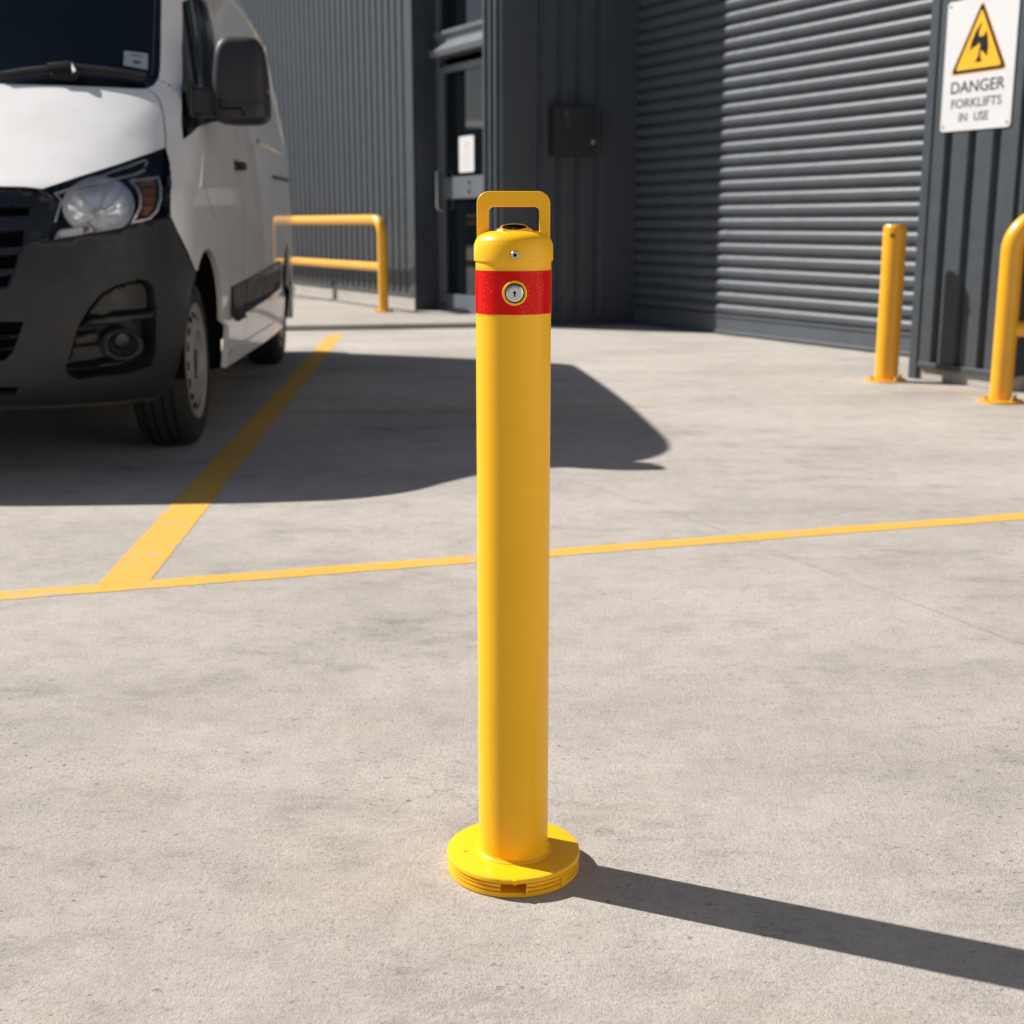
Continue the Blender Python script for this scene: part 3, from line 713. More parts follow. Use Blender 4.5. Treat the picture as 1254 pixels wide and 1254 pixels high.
PX={'windscreen': [(0.1758, 1.51), (0.2838, 1.5074), (0.3958, 1.5051), (0.4783, 1.5031), (0.5232, 1.5048), (0.5452, 1.5237), (0.5616, 1.5529), (0.57, 1.5974), (0.5795, 1.6886), (0.5911, 1.7989), (0.6037, 1.9026)],
 'frit_in': [(0.5392, 1.569), (0.5515, 1.6856), (0.5642, 1.7956), (0.5763, 1.8988)],
 'hood': [(0.2645, 1.0875), (0.3082, 1.0864), (0.343, 1.0792), (0.4136, 1.1303), (0.4628, 1.1623), (0.5405, 1.2104), (0.6256, 1.2565), (0.6121, 1.3255), (0.5956, 1.3959), (0.5764, 1.4492), (0.5545, 1.4866), (0.5287, 1.5014)],
 'lamp': [(0.3518, 0.8916), (0.364, 0.9646), (0.3765, 1.0351), (0.3432, 1.0762), (0.4141, 1.1255), (0.4633, 1.1575), (0.5411, 1.2054), (0.6264, 1.2514), (0.6524, 1.1898), (0.6679, 1.1075), (0.6644, 0.9871), (0.5677, 0.9621), (0.491, 0.9366), (0.4303, 0.9176)],
 'bump_top': [(0.6612, 0.9793), (0.6951, 0.9282), (0.7465, 0.8711), (0.8149, 0.812), (0.8762, 0.7677)],
 'grille': [(0.2654, 1.0814), (0.334, 1.0761), (0.3734, 1.035), (0.3535, 0.9033), (0.3115, 0.8802), (0.302, 0.8482), (0.2808, 0.7347), (0.273, 0.7231), (0.2639, 0.7203)],
 'g1': [(0.2686, 1.0168), (0.3201, 1.017), (0.3166, 0.9849), (0.2683, 0.9819)],
 'g2': [(0.2675, 0.9268), (0.308, 0.9326), (0.304, 0.8744), (0.2665, 0.8688)],
 'g2b': [(0.314, 0.9325), (0.3468, 0.9354), (0.3401, 0.9004), (0.3087, 0.8889)],
 'g3': [(0.2661, 0.8426), (0.2946, 0.8453), (0.2878, 0.7959), (0.2652, 0.7932)],
 'g4': [(0.2648, 0.767), (0.2815, 0.7727), (0.2732, 0.7319), (0.2641, 0.729)],
 'intake': [(0.2612, 0.6024), (0.3023, 0.6015), (0.2898, 0.5387), (0.2775, 0.4876), (0.2626, 0.4606), (0.2561, 0.4577)],
 'ibar1': [(0.2593, 0.5485), (0.2932, 0.5492), (0.2897, 0.5357), (0.2588, 0.5334)],
 'ibar2': [(0.2577, 0.5033), (0.2827, 0.5056), (0.2792, 0.4936), (0.2572, 0.4896)],
 'slot': [(0.2525, 0.3577), (0.2851, 0.3565), (0.2779, 0.3274), (0.2513, 0.3268)],
 'fog': [(0.3826, 0.3989), (0.3776, 0.4245), (0.3903, 0.5043), (0.4035, 0.5828), (0.4227, 0.6451), (0.4471, 0.6979), (0.4762, 0.7267), (0.5325, 0.7484), (0.5599, 0.7426), (0.5778, 0.7157), (0.5854, 0.6443), (0.589, 0.5504), (0.5924, 0.4708), (0.5774, 0.4145), (0.5192, 0.3924), (0.4536, 0.3867), (0.4026, 0.3783)],
 'fogbar': [(0.405, 0.5767), (0.429, 0.6087), (0.4945, 0.617), (0.5843, 0.6259), (0.5878, 0.5976), (0.4947, 0.5864), (0.4419, 0.5777)],
 'fogplate': [(0.3969, 0.5436), (0.4452, 0.553), (0.4521, 0.5033), (0.4688, 0.4521), (0.3792, 0.4276)],
 'fogbot': [(0.3792, 0.4213), (0.4604, 0.4339), (0.5181, 0.4377), (0.5189, 0.4248), (0.461, 0.418), (0.3809, 0.4085)],
 'fogmid': [(0.3982, 0.5069), (0.4487, 0.5159), (0.4487, 0.5036), (0.3965, 0.4947)],
 'foggrid': [(0.4098, 0.5855), (0.429, 0.6388), (0.452, 0.6917), (0.4797, 0.7175), (0.5324, 0.7393), (0.5574, 0.732), (0.5725, 0.7068), (0.5787, 0.6325), (0.4945, 0.6231), (0.429, 0.6148)],
 'fogring': [(0.5562, 0.4969), (0.5554, 0.4844), (0.5522, 0.4726), (0.5468, 0.462), (0.5394, 0.4529), (0.5306, 0.4458), (0.5207, 0.4408), (0.5103, 0.4382), (0.4996, 0.4381), (0.4892, 0.4404), (0.4795, 0.445), (0.4707, 0.4518), (0.4631, 0.4605), (0.4569, 0.4707), (0.4524, 0.4821), (0.4497, 0.4942), (0.4487, 0.5066), (0.4495, 0.5189), (0.4521, 0.5306), (0.4563, 0.5412), (0.4621, 0.5503), (0.4693, 0.5577), (0.4776, 0.5629), (0.4868, 0.5658), (0.4968, 0.5663), (0.5071, 0.5643), (0.5174, 0.5598), (0.5273, 0.5531), (0.5364, 0.5443), (0.5443, 0.5339), (0.5505, 0.5222), (0.5545, 0.5097)],
 'fogring_in': [(0.5419, 0.4984), (0.5413, 0.4884), (0.5391, 0.4788), (0.5352, 0.4702), (0.53, 0.4629), (0.5237, 0.4571), (0.5166, 0.453), (0.5089, 0.4508), (0.501, 0.4506), (0.4933, 0.4524), (0.486, 0.4561), (0.4794, 0.4615), (0.4736, 0.4684), (0.4689, 0.4766), (0.4655, 0.4858), (0.4633, 0.4956), (0.4625, 0.5056), (0.4631, 0.5155), (0.4651, 0.5249), (0.4683, 0.5335), (0.4727, 0.5409), (0.4781, 0.5468), (0.4844, 0.551), (0.4914, 0.5534), (0.4988, 0.5538), (0.5065, 0.5522), (0.5141, 0.5486), (0.5213, 0.5433), (0.5279, 0.5363), (0.5335, 0.528), (0.5379, 0.5186), (0.5407, 0.5086)],
 'foglens': [(0.5371, 0.5067), (0.5364, 0.4967), (0.5338, 0.4875), (0.5295, 0.4798), (0.5238, 0.4741), (0.5173, 0.4708), (0.5104, 0.4702), (0.5035, 0.4722), (0.4972, 0.4767), (0.4918, 0.4834), (0.4877, 0.4918), (0.4851, 0.5015), (0.4842, 0.5116), (0.4849, 0.5216), (0.4872, 0.5307), (0.491, 0.5384), (0.496, 0.5442), (0.5021, 0.5475), (0.5087, 0.5483), (0.5156, 0.5464), (0.5222, 0.542), (0.5281, 0.5352), (0.5327, 0.5267), (0.5359, 0.517)],
 'bowl': [(0.53, 1.0251), (0.5276, 1.0078), (0.5227, 0.9911), (0.5154, 0.9754), (0.5065, 0.9613), (0.4963, 0.9492), (0.4852, 0.9394), (0.4736, 0.9322), (0.4619, 0.9278), (0.4502, 0.9264), (0.439, 0.9279), (0.4285, 0.9323), (0.4188, 0.9395), (0.4103, 0.9492), (0.4032, 0.9611), (0.3976, 0.9749), (0.3937, 0.9902), (0.3915, 1.0065), (0.3909, 1.0234), (0.3922, 1.0403), (0.395, 1.0569), (0.3991, 1.0726), (0.4046, 1.0871), (0.4113, 1.0997), (0.4195, 1.1102), (0.4292, 1.1181), (0.44, 1.1232), (0.4518, 1.1251), (0.4642, 1.124), (0.4768, 1.1197), (0.4892, 1.1124), (0.501, 1.1023), (0.5116, 1.0898), (0.5202, 1.0754), (0.5263, 1.0594), (0.5296, 1.0425)],
 'bowl_c': [(0.4615, 1.0123)],
 'amber': [(0.5441, 1.1092), (0.5569, 1.1258), (0.5891, 1.1435), (0.6088, 1.128), (0.6189, 1.0735), (0.6079, 1.0203), (0.578, 0.9864), (0.5568, 0.9892), (0.5657, 1.0257), (0.5636, 1.0625)],
 'trim_amber': [(0.5254, 1.1214), (0.545, 1.0965), (0.5575, 1.0624), (0.5555, 1.0195), (0.5415, 0.9861), (0.5282, 0.959), (0.582, 0.9743), (0.6114, 1.005), (0.627, 1.0485), (0.6256, 1.0961), (0.6126, 1.138)],
 'drl': [(0.3623, 0.8974), (0.369, 0.9281), (0.3798, 0.9383), (0.4156, 0.9485), (0.4306, 0.9633), (0.4455, 0.9323), (0.4206, 0.9117)],
 'drl_w': [(0.3716, 0.912), (0.3766, 0.9295), (0.417, 0.9426), (0.4178, 0.9235)],
 'drl_o': [(0.4187, 0.925), (0.4186, 0.9441), (0.4284, 0.95), (0.4309, 0.9323)],
 'trim_top': [(0.3654, 1.0646), (0.3864, 1.08), (0.4167, 1.1021), (0.4495, 1.1124), (0.4847, 1.1263), (0.5348, 1.1443), (0.5641, 1.1652)],
 'trim_slot': [(0.4317, 1.1182), (0.4821, 1.1583), (0.5315, 1.1867), (0.5605, 1.2048), (0.5688, 1.1986), (0.5633, 1.1751)],
 'trim_in': [(0.3702, 1.0616), (0.3796, 1.0439), (0.3744, 1.0086), (0.3654, 0.9588)],
 'sidewin_f': [(0.743, 1.9232), (0.6873, 1.7011), (0.6619, 1.515), (0.6822, 1.3672), (0.7047, 1.2937)],
 'mold': [(1.8308, 0.654), (2.5902, 0.6968), (3.309, 0.7213), (3.7004, 0.7249), (3.8212, 0.709), (3.7873, 0.5736), (2.632, 0.529), (1.8405, 0.4928)],
 'seam_hood': [(0.5287, 1.5014), (0.5545, 1.4866), (0.5764, 1.4492), (0.5956, 1.3959), (0.6121, 1.3255), (0.6256, 1.2565)],
 'seam_pillar': [(0.5675, 1.5461), (0.5961, 1.5378), (0.6297, 1.5038)],
 'seam_door_f': [(0.8576, 1.3339), (0.9382, 1.2663), (1.005, 1.1376), (1.1561, 1.0741), (1.3291, 1.0238), (1.4456, 0.9679)],
 'seam_door_r': [(1.766, 1.4118), (1.8588, 1.3666), (1.9909, 1.179), (2.0431, 1.1228), (2.2833, 1.0651), (2.3402, 0.9993), (2.2843, 0.8436), (2.1859, 0.7152)],
 'rail': [(3.3266, 1.2308), (3.8566, 1.247), (4.6716, 1.2699), (5.0046, 1.2733)],
 'crease_v': [(4.5503, 2.1544), (4.5034, 1.815), (4.8069, 1.7219), (4.8935, 1.4769)],
 'crease_h': [(2.4378, 1.3997), (3.0226, 1.4121), (4.8454, 1.4737)],
 'sticker': [(0.4599, 1.6677), (0.5302, 1.6617), (0.525, 1.5895), (0.4556, 1.6035)],
 'stk1': [(0.4776, 1.6532), (0.5138, 1.6494), (0.5135, 1.644), (0.4773, 1.6479)],
 'stk2': [(0.4835, 1.6288), (0.505, 1.6272), (0.5043, 1.6128), (0.4829, 1.6146)],
 'wiper': [(0.1722, 1.532), (0.2233, 1.551), (0.2786, 1.5652), (0.3343, 1.5746), (0.4118, 1.5663), (0.5156, 1.5489)],
 'wiper_hub': [(0.2841, 1.535), (0.2886, 1.5957), (0.3223, 1.6006), (0.3399, 1.5766), (0.3439, 1.5302)],
 'handle': [(1.7343, 1.2262), (1.8465, 1.2291), (1.9748, 1.2326)],
 'pillar_win': [(0.746, 1.5608)]}

VROOT = Vector((-2.493, 7.388, 0)); VROT = .0655
van = empty('delivery_van', VROOT, VROT, label='white delivery van with black bumper and mirror parked at left', cat='van')
U0 = 1.72
def loc(q): return Vector((q[1] - VC, q[0] - U0, q[2]))
def SP(a, z, off=0):
    p = loc(S(a, z))
    if off:
        h = 2e-3
        e = (loc(S(a + h, z)) - loc(S(max(a - h, -.5) if a > h else a, z)))
        f = loc(S(a, z + h)) - loc(S(a, z - h))
        nn = e.cross(f)
        if nn.length > 1e-12: p = p + nn.normalized() * off
    return p
def inv_a(u, z):
    lo, hi = 0.0, 6.0
    for _ in range(50):
        m = (lo + hi) / 2
        if S(m, z)[0] < u: lo = m
        else: hi = m
    return (lo + hi) / 2
def uz(pts): return [(inv_a(u, z), z) for u, z in pts]
def dens(poly, sp, closed=True):
    out = []
    n_ = len(poly)
    for i in range(n_ if closed else n_ - 1):
        a, b = poly[i], poly[(i + 1) % n_]; k = max(1, int(math.hypot(b[0] - a[0], b[1] - a[1]) / sp))
        out += [(a[0] + (b[0] - a[0]) * j / k, a[1] + (b[1] - a[1]) * j / k) for j in range(k)]
    if not closed: out.append(poly[-1])
    return out
def chaikin(poly, it=2, closed=True):
    for _ in range(it):
        out = []
        n_ = len(poly)
        for i in range(n_ if closed else n_ - 1):
            a, b = poly[i], poly[(i + 1) % n_]
            out += [(a[0] * .75 + b[0] * .25, a[1] * .75 + b[1] * .25), (a[0] * .25 + b[0] * .75, a[1] * .25 + b[1] * .75)]
        if not closed: out = [poly[0]] + out + [poly[-1]]
        poly = out
    return poly
def domain(outer, holes, sp):
    """triangulate polygon-with-holes in (a,z)"""
    loops = [dens(outer, sp)] + [dens(h, sp) for h in holes]
    verts = []; edges = []
    for lp in loops:
        o_ = len(verts); verts += [Vector(p) for p in lp]; edges += [(o_ + i, o_ + (i + 1) % len(lp)) for i in range(len(lp))]
    a0 = min(p[0] for p in loops[0]); a1 = max(p[0] for p in loops[0]); z0 = min(p[1] for p in loops[0]); z1 = max(p[1] for p in loops[0])
    grid = {}
    for v in verts: grid.setdefault((int(v.x / sp), int(v.y / sp)), []).append(v)
    nx = int((a1 - a0) / sp) + 1; nz = int((z1 - z0) / sp) + 1
    for i in range(nx):
        for j in range(nz):
            p = (a0 + (i + .5 + (.25 if j % 2 else -.25)) * sp, z0 + (j + .5) * sp)
            gx, gy = int(p[0] / sp), int(p[1] / sp)
            if any((v.x - p[0]) ** 2 + (v.y - p[1]) ** 2 < (.55 * sp) ** 2 for dx in (-1, 0, 1) for dy in (-1, 0, 1) for v in grid.get((gx + dx, gy + dy), ())): continue
            if not inside(p, loops[0]) or any(inside(p, h) for h in loops[1:]): continue
            verts.append(Vector(p))
    r = delaunay_2d_cdt(verts, edges, [], 0, 1e-6)
    out = []
    for f in r[2]:
        cx = sum(r[0][i].x for i in f) / len(f); cy = sum(r[0][i].y for i in f) / len(f)
        if inside((cx, cy), loops[0]) and not any(inside((cx, cy), h) for h in loops[1:]): out.append(tuple(f))
    return [(p.x, p.y) for p in r[0]], out
def SN(a, z):
    h = 1.5e-3
    e = loc(S(a + h, z)) - (loc(S(a - h, z)) if a > h else Vector((-loc(S(h - a, z)).x, loc(S(h - a, z)).y, z)))
    f = loc(S(a, z + h)) - loc(S(a, z - h))
    n_ = e.cross(f)
    return n_.normalized() if n_.length > 1e-14 else Vector((0, 0, 1))
def mirror_geo(vs, fs, ns):
    k = len(vs); X = lambda q: Vector((-q.x, q.y, q.z))
    return vs + [X(q) for q in vs], fs + [tuple(i + k for i in f)[::-1] for f in fs], ns + [[X(q) for q in n_][::-1] for n_ in ns]
def flip_geo(vs, fs, ns):
    X = lambda q: Vector((-q.x, q.y, q.z))
    return [X(q) for q in vs], [f[::-1] for f in fs], [[X(q) for q in n_][::-1] for n_ in ns]
def raw(name, vs, fs, mats, parent, ns=None, sharp=None):
    key = {}; idx = []; uv = []
    for q in vs:
        k = (round(q[0], 4), round(q[1], 4), round(q[2], 4))
        if k not in key: key[k] = len(uv); uv.append(tuple(q))
        idx.append(key[k])
    F = []; NL = []
    for i, f in enumerate(fs):
        g = []; nn = []
        for j, q in enumerate(f):
            t = idx[q]
            if t in g: continue
            g.append(t)
            if ns: nn.append(tuple(ns[i][j]))
        if len(g) >= 3: F.append(tuple(g)); NL += nn
    me = bpy.data.meshes.new(name); me.from_pydata(uv, [], F)
    for m in (mats if isinstance(mats, (list, tuple)) else [mats]): me.materials.append(m)
    for p in me.polygons: p.use_smooth = True
    if ns and len(NL) == len(me.loops): me.normals_split_custom_set(NL)
    elif sharp: me.set_sharp_from_angle(angle=math.radians(sharp))
    o = bpy.data.objects.new(name, me); COL.objects.link(o); o.parent = parent; return o
def facen(vs, f):
    n_ = (vs[f[1]] - vs[f[0]]).cross(vs[f[2]] - vs[f[0]]); n_ = n_.normalized() if n_.length > 1e-14 else Vector((0, 0, 1))
    return [n_] * len(f)
def panel_geo(outer, holes, sp, off=0., rim=0., invert=False):
    pv, fs = domain(outer, holes, sp)
    pv = [(a, max(.2, z)) for a, z in pv]
    nv_ = [SN(a, z) for a, z in pv]; vs = [loc(S(a, z)) + nv_[i] * off for i, (a, z) in enumerate(pv)]
    ns = [[nv_[i] for i in f] for f in fs]
    if rim:
        for lp in [dens(outer, sp)] + [dens(h, sp) for h in holes]:
            k = len(vs); n_ = len(lp); nr = [SN(a, z) for a, z in lp]
            vs += [loc(S(a, z)) + nr[i] * off for i, (a, z) in enumerate(lp)] + [loc(S(a, z)) + nr[i] * (off - rim) for i, (a, z) in enumerate(lp)]
            for i in range(n_):
                j = (i + 1) % n_
                if lp[i][0] < 1e-6 and lp[j][0] < 1e-6: continue
                f = (k + i, k + n_ + i, k + n_ + j, k + j); fs.append(f); ns.append(facen(vs, f))
    return vs, fs, ns
def sides(name, geo, mat, parent, side):
    if side == 'both': return raw(name, *mirror_geo(*geo)[:2], mat, parent, mirror_geo(*geo)[2])
    if side == 'each': return [raw(name, geo[0], geo[1], mat, parent, geo[2]), raw(name, *flip_geo(*geo)[:2], mat, parent, flip_geo(*geo)[2])]
    if side == -1: geo = flip_geo(*geo)
    return raw(name, geo[0], geo[1], mat, parent, geo[2])
def patch(name, outer, mat, parent, holes=(), sp=.03, off=0., side='both', rim=0.):
    """a panel lying on the body surface; rim: edge returned inwards by that depth"""
    return sides(name, panel_geo(outer, holes, sp, off, rim), mat, parent, side)
def well_geo(outer, depth, sp, off):
    pv, fs = domain(outer, [], sp); vs = [SP(a, z, -depth) for a, z in pv]; ns = [facen(vs, f) for f in fs]
    lp = dens(outer, sp); k = len(vs); n_ = len(lp)
    vs += [SP(a, z, off) for a, z in lp] + [SP(a, z, -depth) for a, z in lp]
    for i in range(n_):
        j = (i + 1) % n_
        if lp[i][0] < 1e-6 and lp[j][0] < 1e-6: continue
        f = (k + i, k + n_ + i, k + n_ + j, k + j); fs.append(f); ns.append(facen(vs, f))
    return vs, fs, ns
def well(name, outer, depth, mat, parent, sp=.02, off=0., side='both'):
    """sunk floor and walls behind an opening"""
    return sides(name, well_geo(outer, depth, sp, off), mat, parent, side)
def ribbon(name, line, width, mat, parent, off=.0012, h=0., side='each'):
    """thin raised strip along a line on the body"""
    ln = dens(line, .02, False); P = [SP(a, z, off) for a, z in ln]; vs = []; fs = []
    for i, (a, z) in enumerate(ln):
        t = (P[min(i + 1, len(P) - 1)] - P[max(i - 1, 0)]).normalized(); nn = SN(a, z); s_ = t.cross(nn).normalized() * width / 2
        vs += [P[i] - s_ - nn * .003, P[i] - s_ * .8 + nn * h, P[i] + s_ * .8 + nn * h, P[i] + s_ - nn * .003]
    for i in range(len(P) - 1):
        for j in range(3): fs.append((4 * i + j, 4 * i + j + 1, 4 * i + 5 + j, 4 * i + 4 + j))
    ns = [facen(vs, f) for f in fs]
    return sides(name, (vs, fs, ns), mat, parent, side)
def circ_uz(u, z, r, a0, a1, n_=40): return [(u + r * math.cos(a0 + (a1 - a0) * i / n_), z + r * math.sin(a0 + (a1 - a0) * i / n_)) for i in range(n_ + 1)]

ZBOT = .262; ZSILL = .287; ZTOP = 2.378; AEND = 1.0
uc0 = S(1.0, 1.0)[0]
# outline polygons
ws = PX['windscreen']; hood = PX['hood']; lamp = PX['lamp']
ZW = ws[0][1]; wt = ws[-1][0]
TOPS = [(wt + .002, 2.02), (wt - .02, 2.10), (wt - .1, 2.14), (wt - .3, 2.16), (0, 2.17)]
screen = [(0, ZW)] + ws + TOPS
screen = screen[:1] + ws[:4] + chaikin(ws[4:7] , 1, False) + ws[7:] + screen[len(ws) + 1:]
hoodp = [(0, 1.090)] + hood + list(reversed(ws[:5])) + [(0, ZW)]
# a door-glass outline in (u,z)
win = PX['sidewin_f'][::-1] + [(inv_a(.30, 1.72), 1.72)][:0]
winp = chaikin([(inv_a(u, z), z) for u, z in [(.80, 2.01), (1.0, 2.03), (1.17, 2.02), (1.19, 1.93), (1.15, 1.78), (1.11, 1.55), (1.06, 1.455), (.52, 1.414), (.1, 1.362)]], 1, False) + PX['sidewin_f'][::-1]
AR = .475
# rear end: how far a runs
afin = inv_a(4.419, 1.0) + .04
arch_f = uz([(u, max(.2, z)) for u, z in circ_uz(.0, .372, AR, -.32 * PI, 1.32 * PI, 60)])
arch_r = uz([(u, max(.2, z)) for u, z in circ_uz(3.44, .372, AR - .015, -.32 * PI, 1.32 * PI, 60)])
# front edge of the arch down to the sill, then the bumper outline
arc_pts = uz([(u, z) for u, z in circ_uz(.0, .372, AR, math.radians(124), math.radians(196), 18)])
bump = [(0, ZBOT)] + [(0, 1.088)] + PX['grille'][:2] + [PX['lamp'][3]] + [PX['lamp'][2], PX['lamp'][1], PX['lamp'][0]] + list(reversed(PX['lamp'][10:])) + PX['bump_top'] + arc_pts + [(inv_a(-.452, ZBOT), ZBOT)]
bump = [(0, ZBOT), (0, 1.090)] + hood[:3] + [PX['lamp'][2], PX['lamp'][1], PX['lamp'][0]] + list(reversed(PX['lamp'][10:])) + PX['bump_top'] + arc_pts + [(inv_a(-.452, ZBOT), ZBOT)]
def tocentre(poly):
    z0 = poly[0][1]; z1 = poly[-1][1]; return [(-.02, z1), (-.02, z0)] + poly if False else [(0.0, z0)] + poly + [(0.0, z1)]
grille = tocentre(PX['grille']); intake = tocentre(PX['intake']); slot = tocentre(PX['slot'])
fog = PX['fog']
for lo, hi in ((0, 0),): pass
def eps(poly, d=2e-3):      # keep openings off the centre line so the mirrored halves meet
    return poly
grille, intake, slot = eps(grille), eps(intake), eps(slot)
# white shell: side, pillars and roof edge
so_start = [(0.0, ZTOP)] + TOPS[::-1] + list(reversed(ws[5:])) + [ws[4]] + list(reversed(hood[6:]))[0:] + lamp[8:11] + PX['bump_top'][1:]
arch_f_rear = uz([(u, max(ZSILL, z)) for u, z in circ_uz(.0, .372, AR, math.radians(124), math.radians(-14), 40)])
shell_outer = so_start + arch_f_rear + [(inv_a(3.44 - .445, ZSILL), ZSILL)] + uz([(u, max(ZSILL, z)) for u, z in circ_uz(3.44, .372, AR - .015, math.radians(194), math.radians(-14), 44)]) + [(afin, ZSILL), (afin, ZTOP)]
patch('body_shell', shell_outer, M['white'], van, holes=[winp], sp=.035, rim=.025)
patch('bonnet', hoodp, M['white'], van, sp=.03, rim=0)
patch('windscreen', screen, M['glass_dark'], van, sp=.03, off=-.012)
# dark ceramic band round the glass and a pale gasket line
fin = PX['frit_in']
patch('screen_edge_band', [ws[4]] + ws[5:] + TOPS[:1] + [(TOPS[0][0] - .03, 2.02)] + list(reversed(fin)) + [(ws[4][0] - .02, ws[4][1] + .022)], M['frit'], van, sp=.015, off=-.007, side='each')
ribbon('screen_gasket', fin + [(TOPS[0][0] - .03, 2.02)], .009, M['gasket'], van, off=-.0055)
patch('front_bumper', bump, M['plastic'], van, holes=[grille, intake, slot, fog], sp=.028, rim=.02)
# ---- grille
gr = empty('grille'); gr.parent = van
well('grille_well', grille, .075, M['black'], gr, off=.001)
gh = [eps(tocentre(PX[k])) for k in ('g1', 'g2', 'g3', 'g4')] + [PX['g2b']]
patch('grille_slats', grille, M['plastic_gloss'], gr, holes=gh, sp=.02, off=-.012, rim=.03)
ins = patch('grille_insert', PX['g2b'], M['plastic'], gr, sp=.02, off=-.024, side='each')
well('lower_intake', intake, .06, M['black'], van, off=.001)
for k in ('ibar1', 'ibar2'): patch('intake_bar', eps(tocentre(PX[k])), M['plastic'], van, sp=.02, off=-.012, rim=.02)
well('intake_slot', slot, .04, M['black'], van, off=.001)
# ---- fog lamps (each side its own)
FM = painted('fog_surround_plastic', (.013, .0135, .014), .5, 0, .05)
def bothsides(fn):
    for sgn in (1, -1): fn(sgn)
def one(name, outer, mat, parent, sgn, sp=.012, off=0., rim=0., holes=()): return patch(name, outer, mat, parent, holes, sp, off, sgn, rim)
def onewell(name, outer, depth, mat, parent, sgn, sp=.015, off=0.): return well(name, outer, depth, mat, parent, sp, off, sgn)
def oneribbon(name, line, width, mat, parent, sgn, off=0., h=0.): return ribbon(name, line, width, mat, parent, off, h, sgn)
def bowl(name, loop, centre, d_rim, d_c, mat, parent, sgn, rings_=8, flutes=0., powr=.55):
    n_ = len(loop); vs = []
    for j in range(rings_ + 1):
        t = 1 - j / rings_
        for i, (a, z) in enumerate(loop):
            aa = centre[0] + (a - centre[0]) * t; zz = centre[1] + (z - centre[1]) * t
            dd = d_rim + (d_c - d_rim) * (1 - t ** 2) ** powr
            if flutes: dd += flutes * math.sin(i * 1.9) * (1 - abs(2 * t - 1))
            vs.append(SP(aa, zz, -dd))
    fs = [(j * n_ + i, j * n_ + (i + 1) % n_, (j + 1) * n_ + (i + 1) % n_, (j + 1) * n_ + i) for j in range(rings_) for i in range(n_)]
    if sgn < 0: vs = [Vector((-v.x, v.y, v.z)) for v in vs]; fs = [f[::-1] for f in fs]
    return raw(name, vs, fs, mat, parent, sharp=4 if flutes else 60)
def mk_fog(s):
    f = empty('fog_lamp'); f.parent = van
    onewell('fog_recess', fog, .075, FM, f, s, off=.001)
    one('vent_panel', PX['foggrid'], FM, f, s, off=-.035, rim=.03)
    one('vane', PX['fogbar'], M['plastic'], f, s, off=-.010, rim=.05)
    one('blank_panel', PX['fogplate'], FM, f, s, off=-.030, rim=.03)
    one('vane', PX['fogbot'], M['plastic'], f, s, off=-.016, rim=.04)
    one('vane', PX['fogmid'], M['plastic'], f, s, off=-.020, rim=.02)
    one('bezel', PX['fogring'], M['plastic'], f, s, off=-.012, rim=.06, holes=[PX['fogring_in']])
    ca = sum(p[0] for p in PX['foglens']) / len(PX['foglens']); cz = sum(p[1] for p in PX['foglens']) / len(PX['foglens'])
    bowl('fog_cone', PX['fogring_in'], (ca, cz), .014, .06, FM, f, s)
    bowl('lens', PX['foglens'], (ca, cz), .045, .034, M['plastic_gloss'], f, s)
bothsides(mk_fog)
# ---- headlamps
lampd = lamp
HOUS = painted('lamp_housing', (.016, .018, .021), .28, 0, .05)
def mk_lamp(s):
    h = empty('headlight'); h.parent = van
    onewell('lamp_housing', lampd, .085, HOUS, h, s, sp=.02, off=.0)
    bc = PX['bowl_c'][0]
    BW = [(bc[0] + (a - bc[0]) * 1.10, bc[1] + (z - bc[1]) * 1.10) for a, z in PX['bowl']]
    bowl('reflector', BW, bc, .016, .062, M['reflector'], h, s, rings_=10, flutes=.013, powr=.6)
    big = [(bc[0] + (a - bc[0]) * 1.16, bc[1] + (z - bc[1]) * 1.16) for a, z in PX['bowl']]
    one('reflector_rim', big, M['silver'], h, s, off=-.014, rim=.03, holes=[BW])
    sm = [(bc[0] + (a - bc[0]) * .20, bc[1] + (z - bc[1]) * .20) for a, z in PX['bowl']]
    bowl('bulb_cap', sm, bc, .045, .022, M['reflector'], h, s, rings_=6)
    one('indicator', PX['amber'], M['amber'], h, s, off=-.016, rim=.03)
    for i in range(3):
        zz = [p[1] for p in PX['amber']]; z0 = min(zz); z1 = max(zz); zc = z0 + (z1 - z0) * (.28 + .22 * i)
        aa = [p[0] for p in PX['amber']]
        oneribbon('indicator_rib', [(min(aa) + .012, zc), (max(aa) - .006, zc + .004)], .005, HOUS, h, s, off=-.015, h=.002)
    oneribbon('chrome_trim', PX['trim_amber'] + PX['trim_amber'][:1], .011, M['silver'], h, s, off=-.012, h=.006)
    one('running_light', PX['drl'], M['silver'], h, s, off=-.014, rim=.03)
    dw = PX['drl_w']
    for k in range(5):
        t0, t1 = (k + .12) / 5, (k + .88) / 5
        lerp = lambda p, q, t: (p[0] + (q[0] - p[0]) * t, p[1] + (q[1] - p[1]) * t)
        one('running_light_cell', [lerp(dw[0], dw[3], t0), lerp(dw[0], dw[3], t1), lerp(dw[1], dw[2], t1), lerp(dw[1], dw[2], t0)], M['lamp_white'], h, s, off=-.009, rim=.012)
    one('running_light_amber', PX['drl_o'], M['amber'], h, s, off=-.009, rim=.01)
    oneribbon('chrome_trim', PX['trim_top'], .009, M['silver'], h, s, off=-.010, h=.005)
    oneribbon('chrome_trim', PX['trim_slot'], .008, M['silver'], h, s, off=-.010, h=.005)
    oneribbon('chrome_trim', PX['trim_in'], .007, M['silver'], h, s, off=-.010, h=.004)
    one('lens', lampd, M['lens'], h, s, sp=.025, off=.0015)
bothsides(mk_lamp)
# dark seal round the lamp
ribbon('lamp_seal', lamp[3:8], .008, M['black'], van, off=.001)
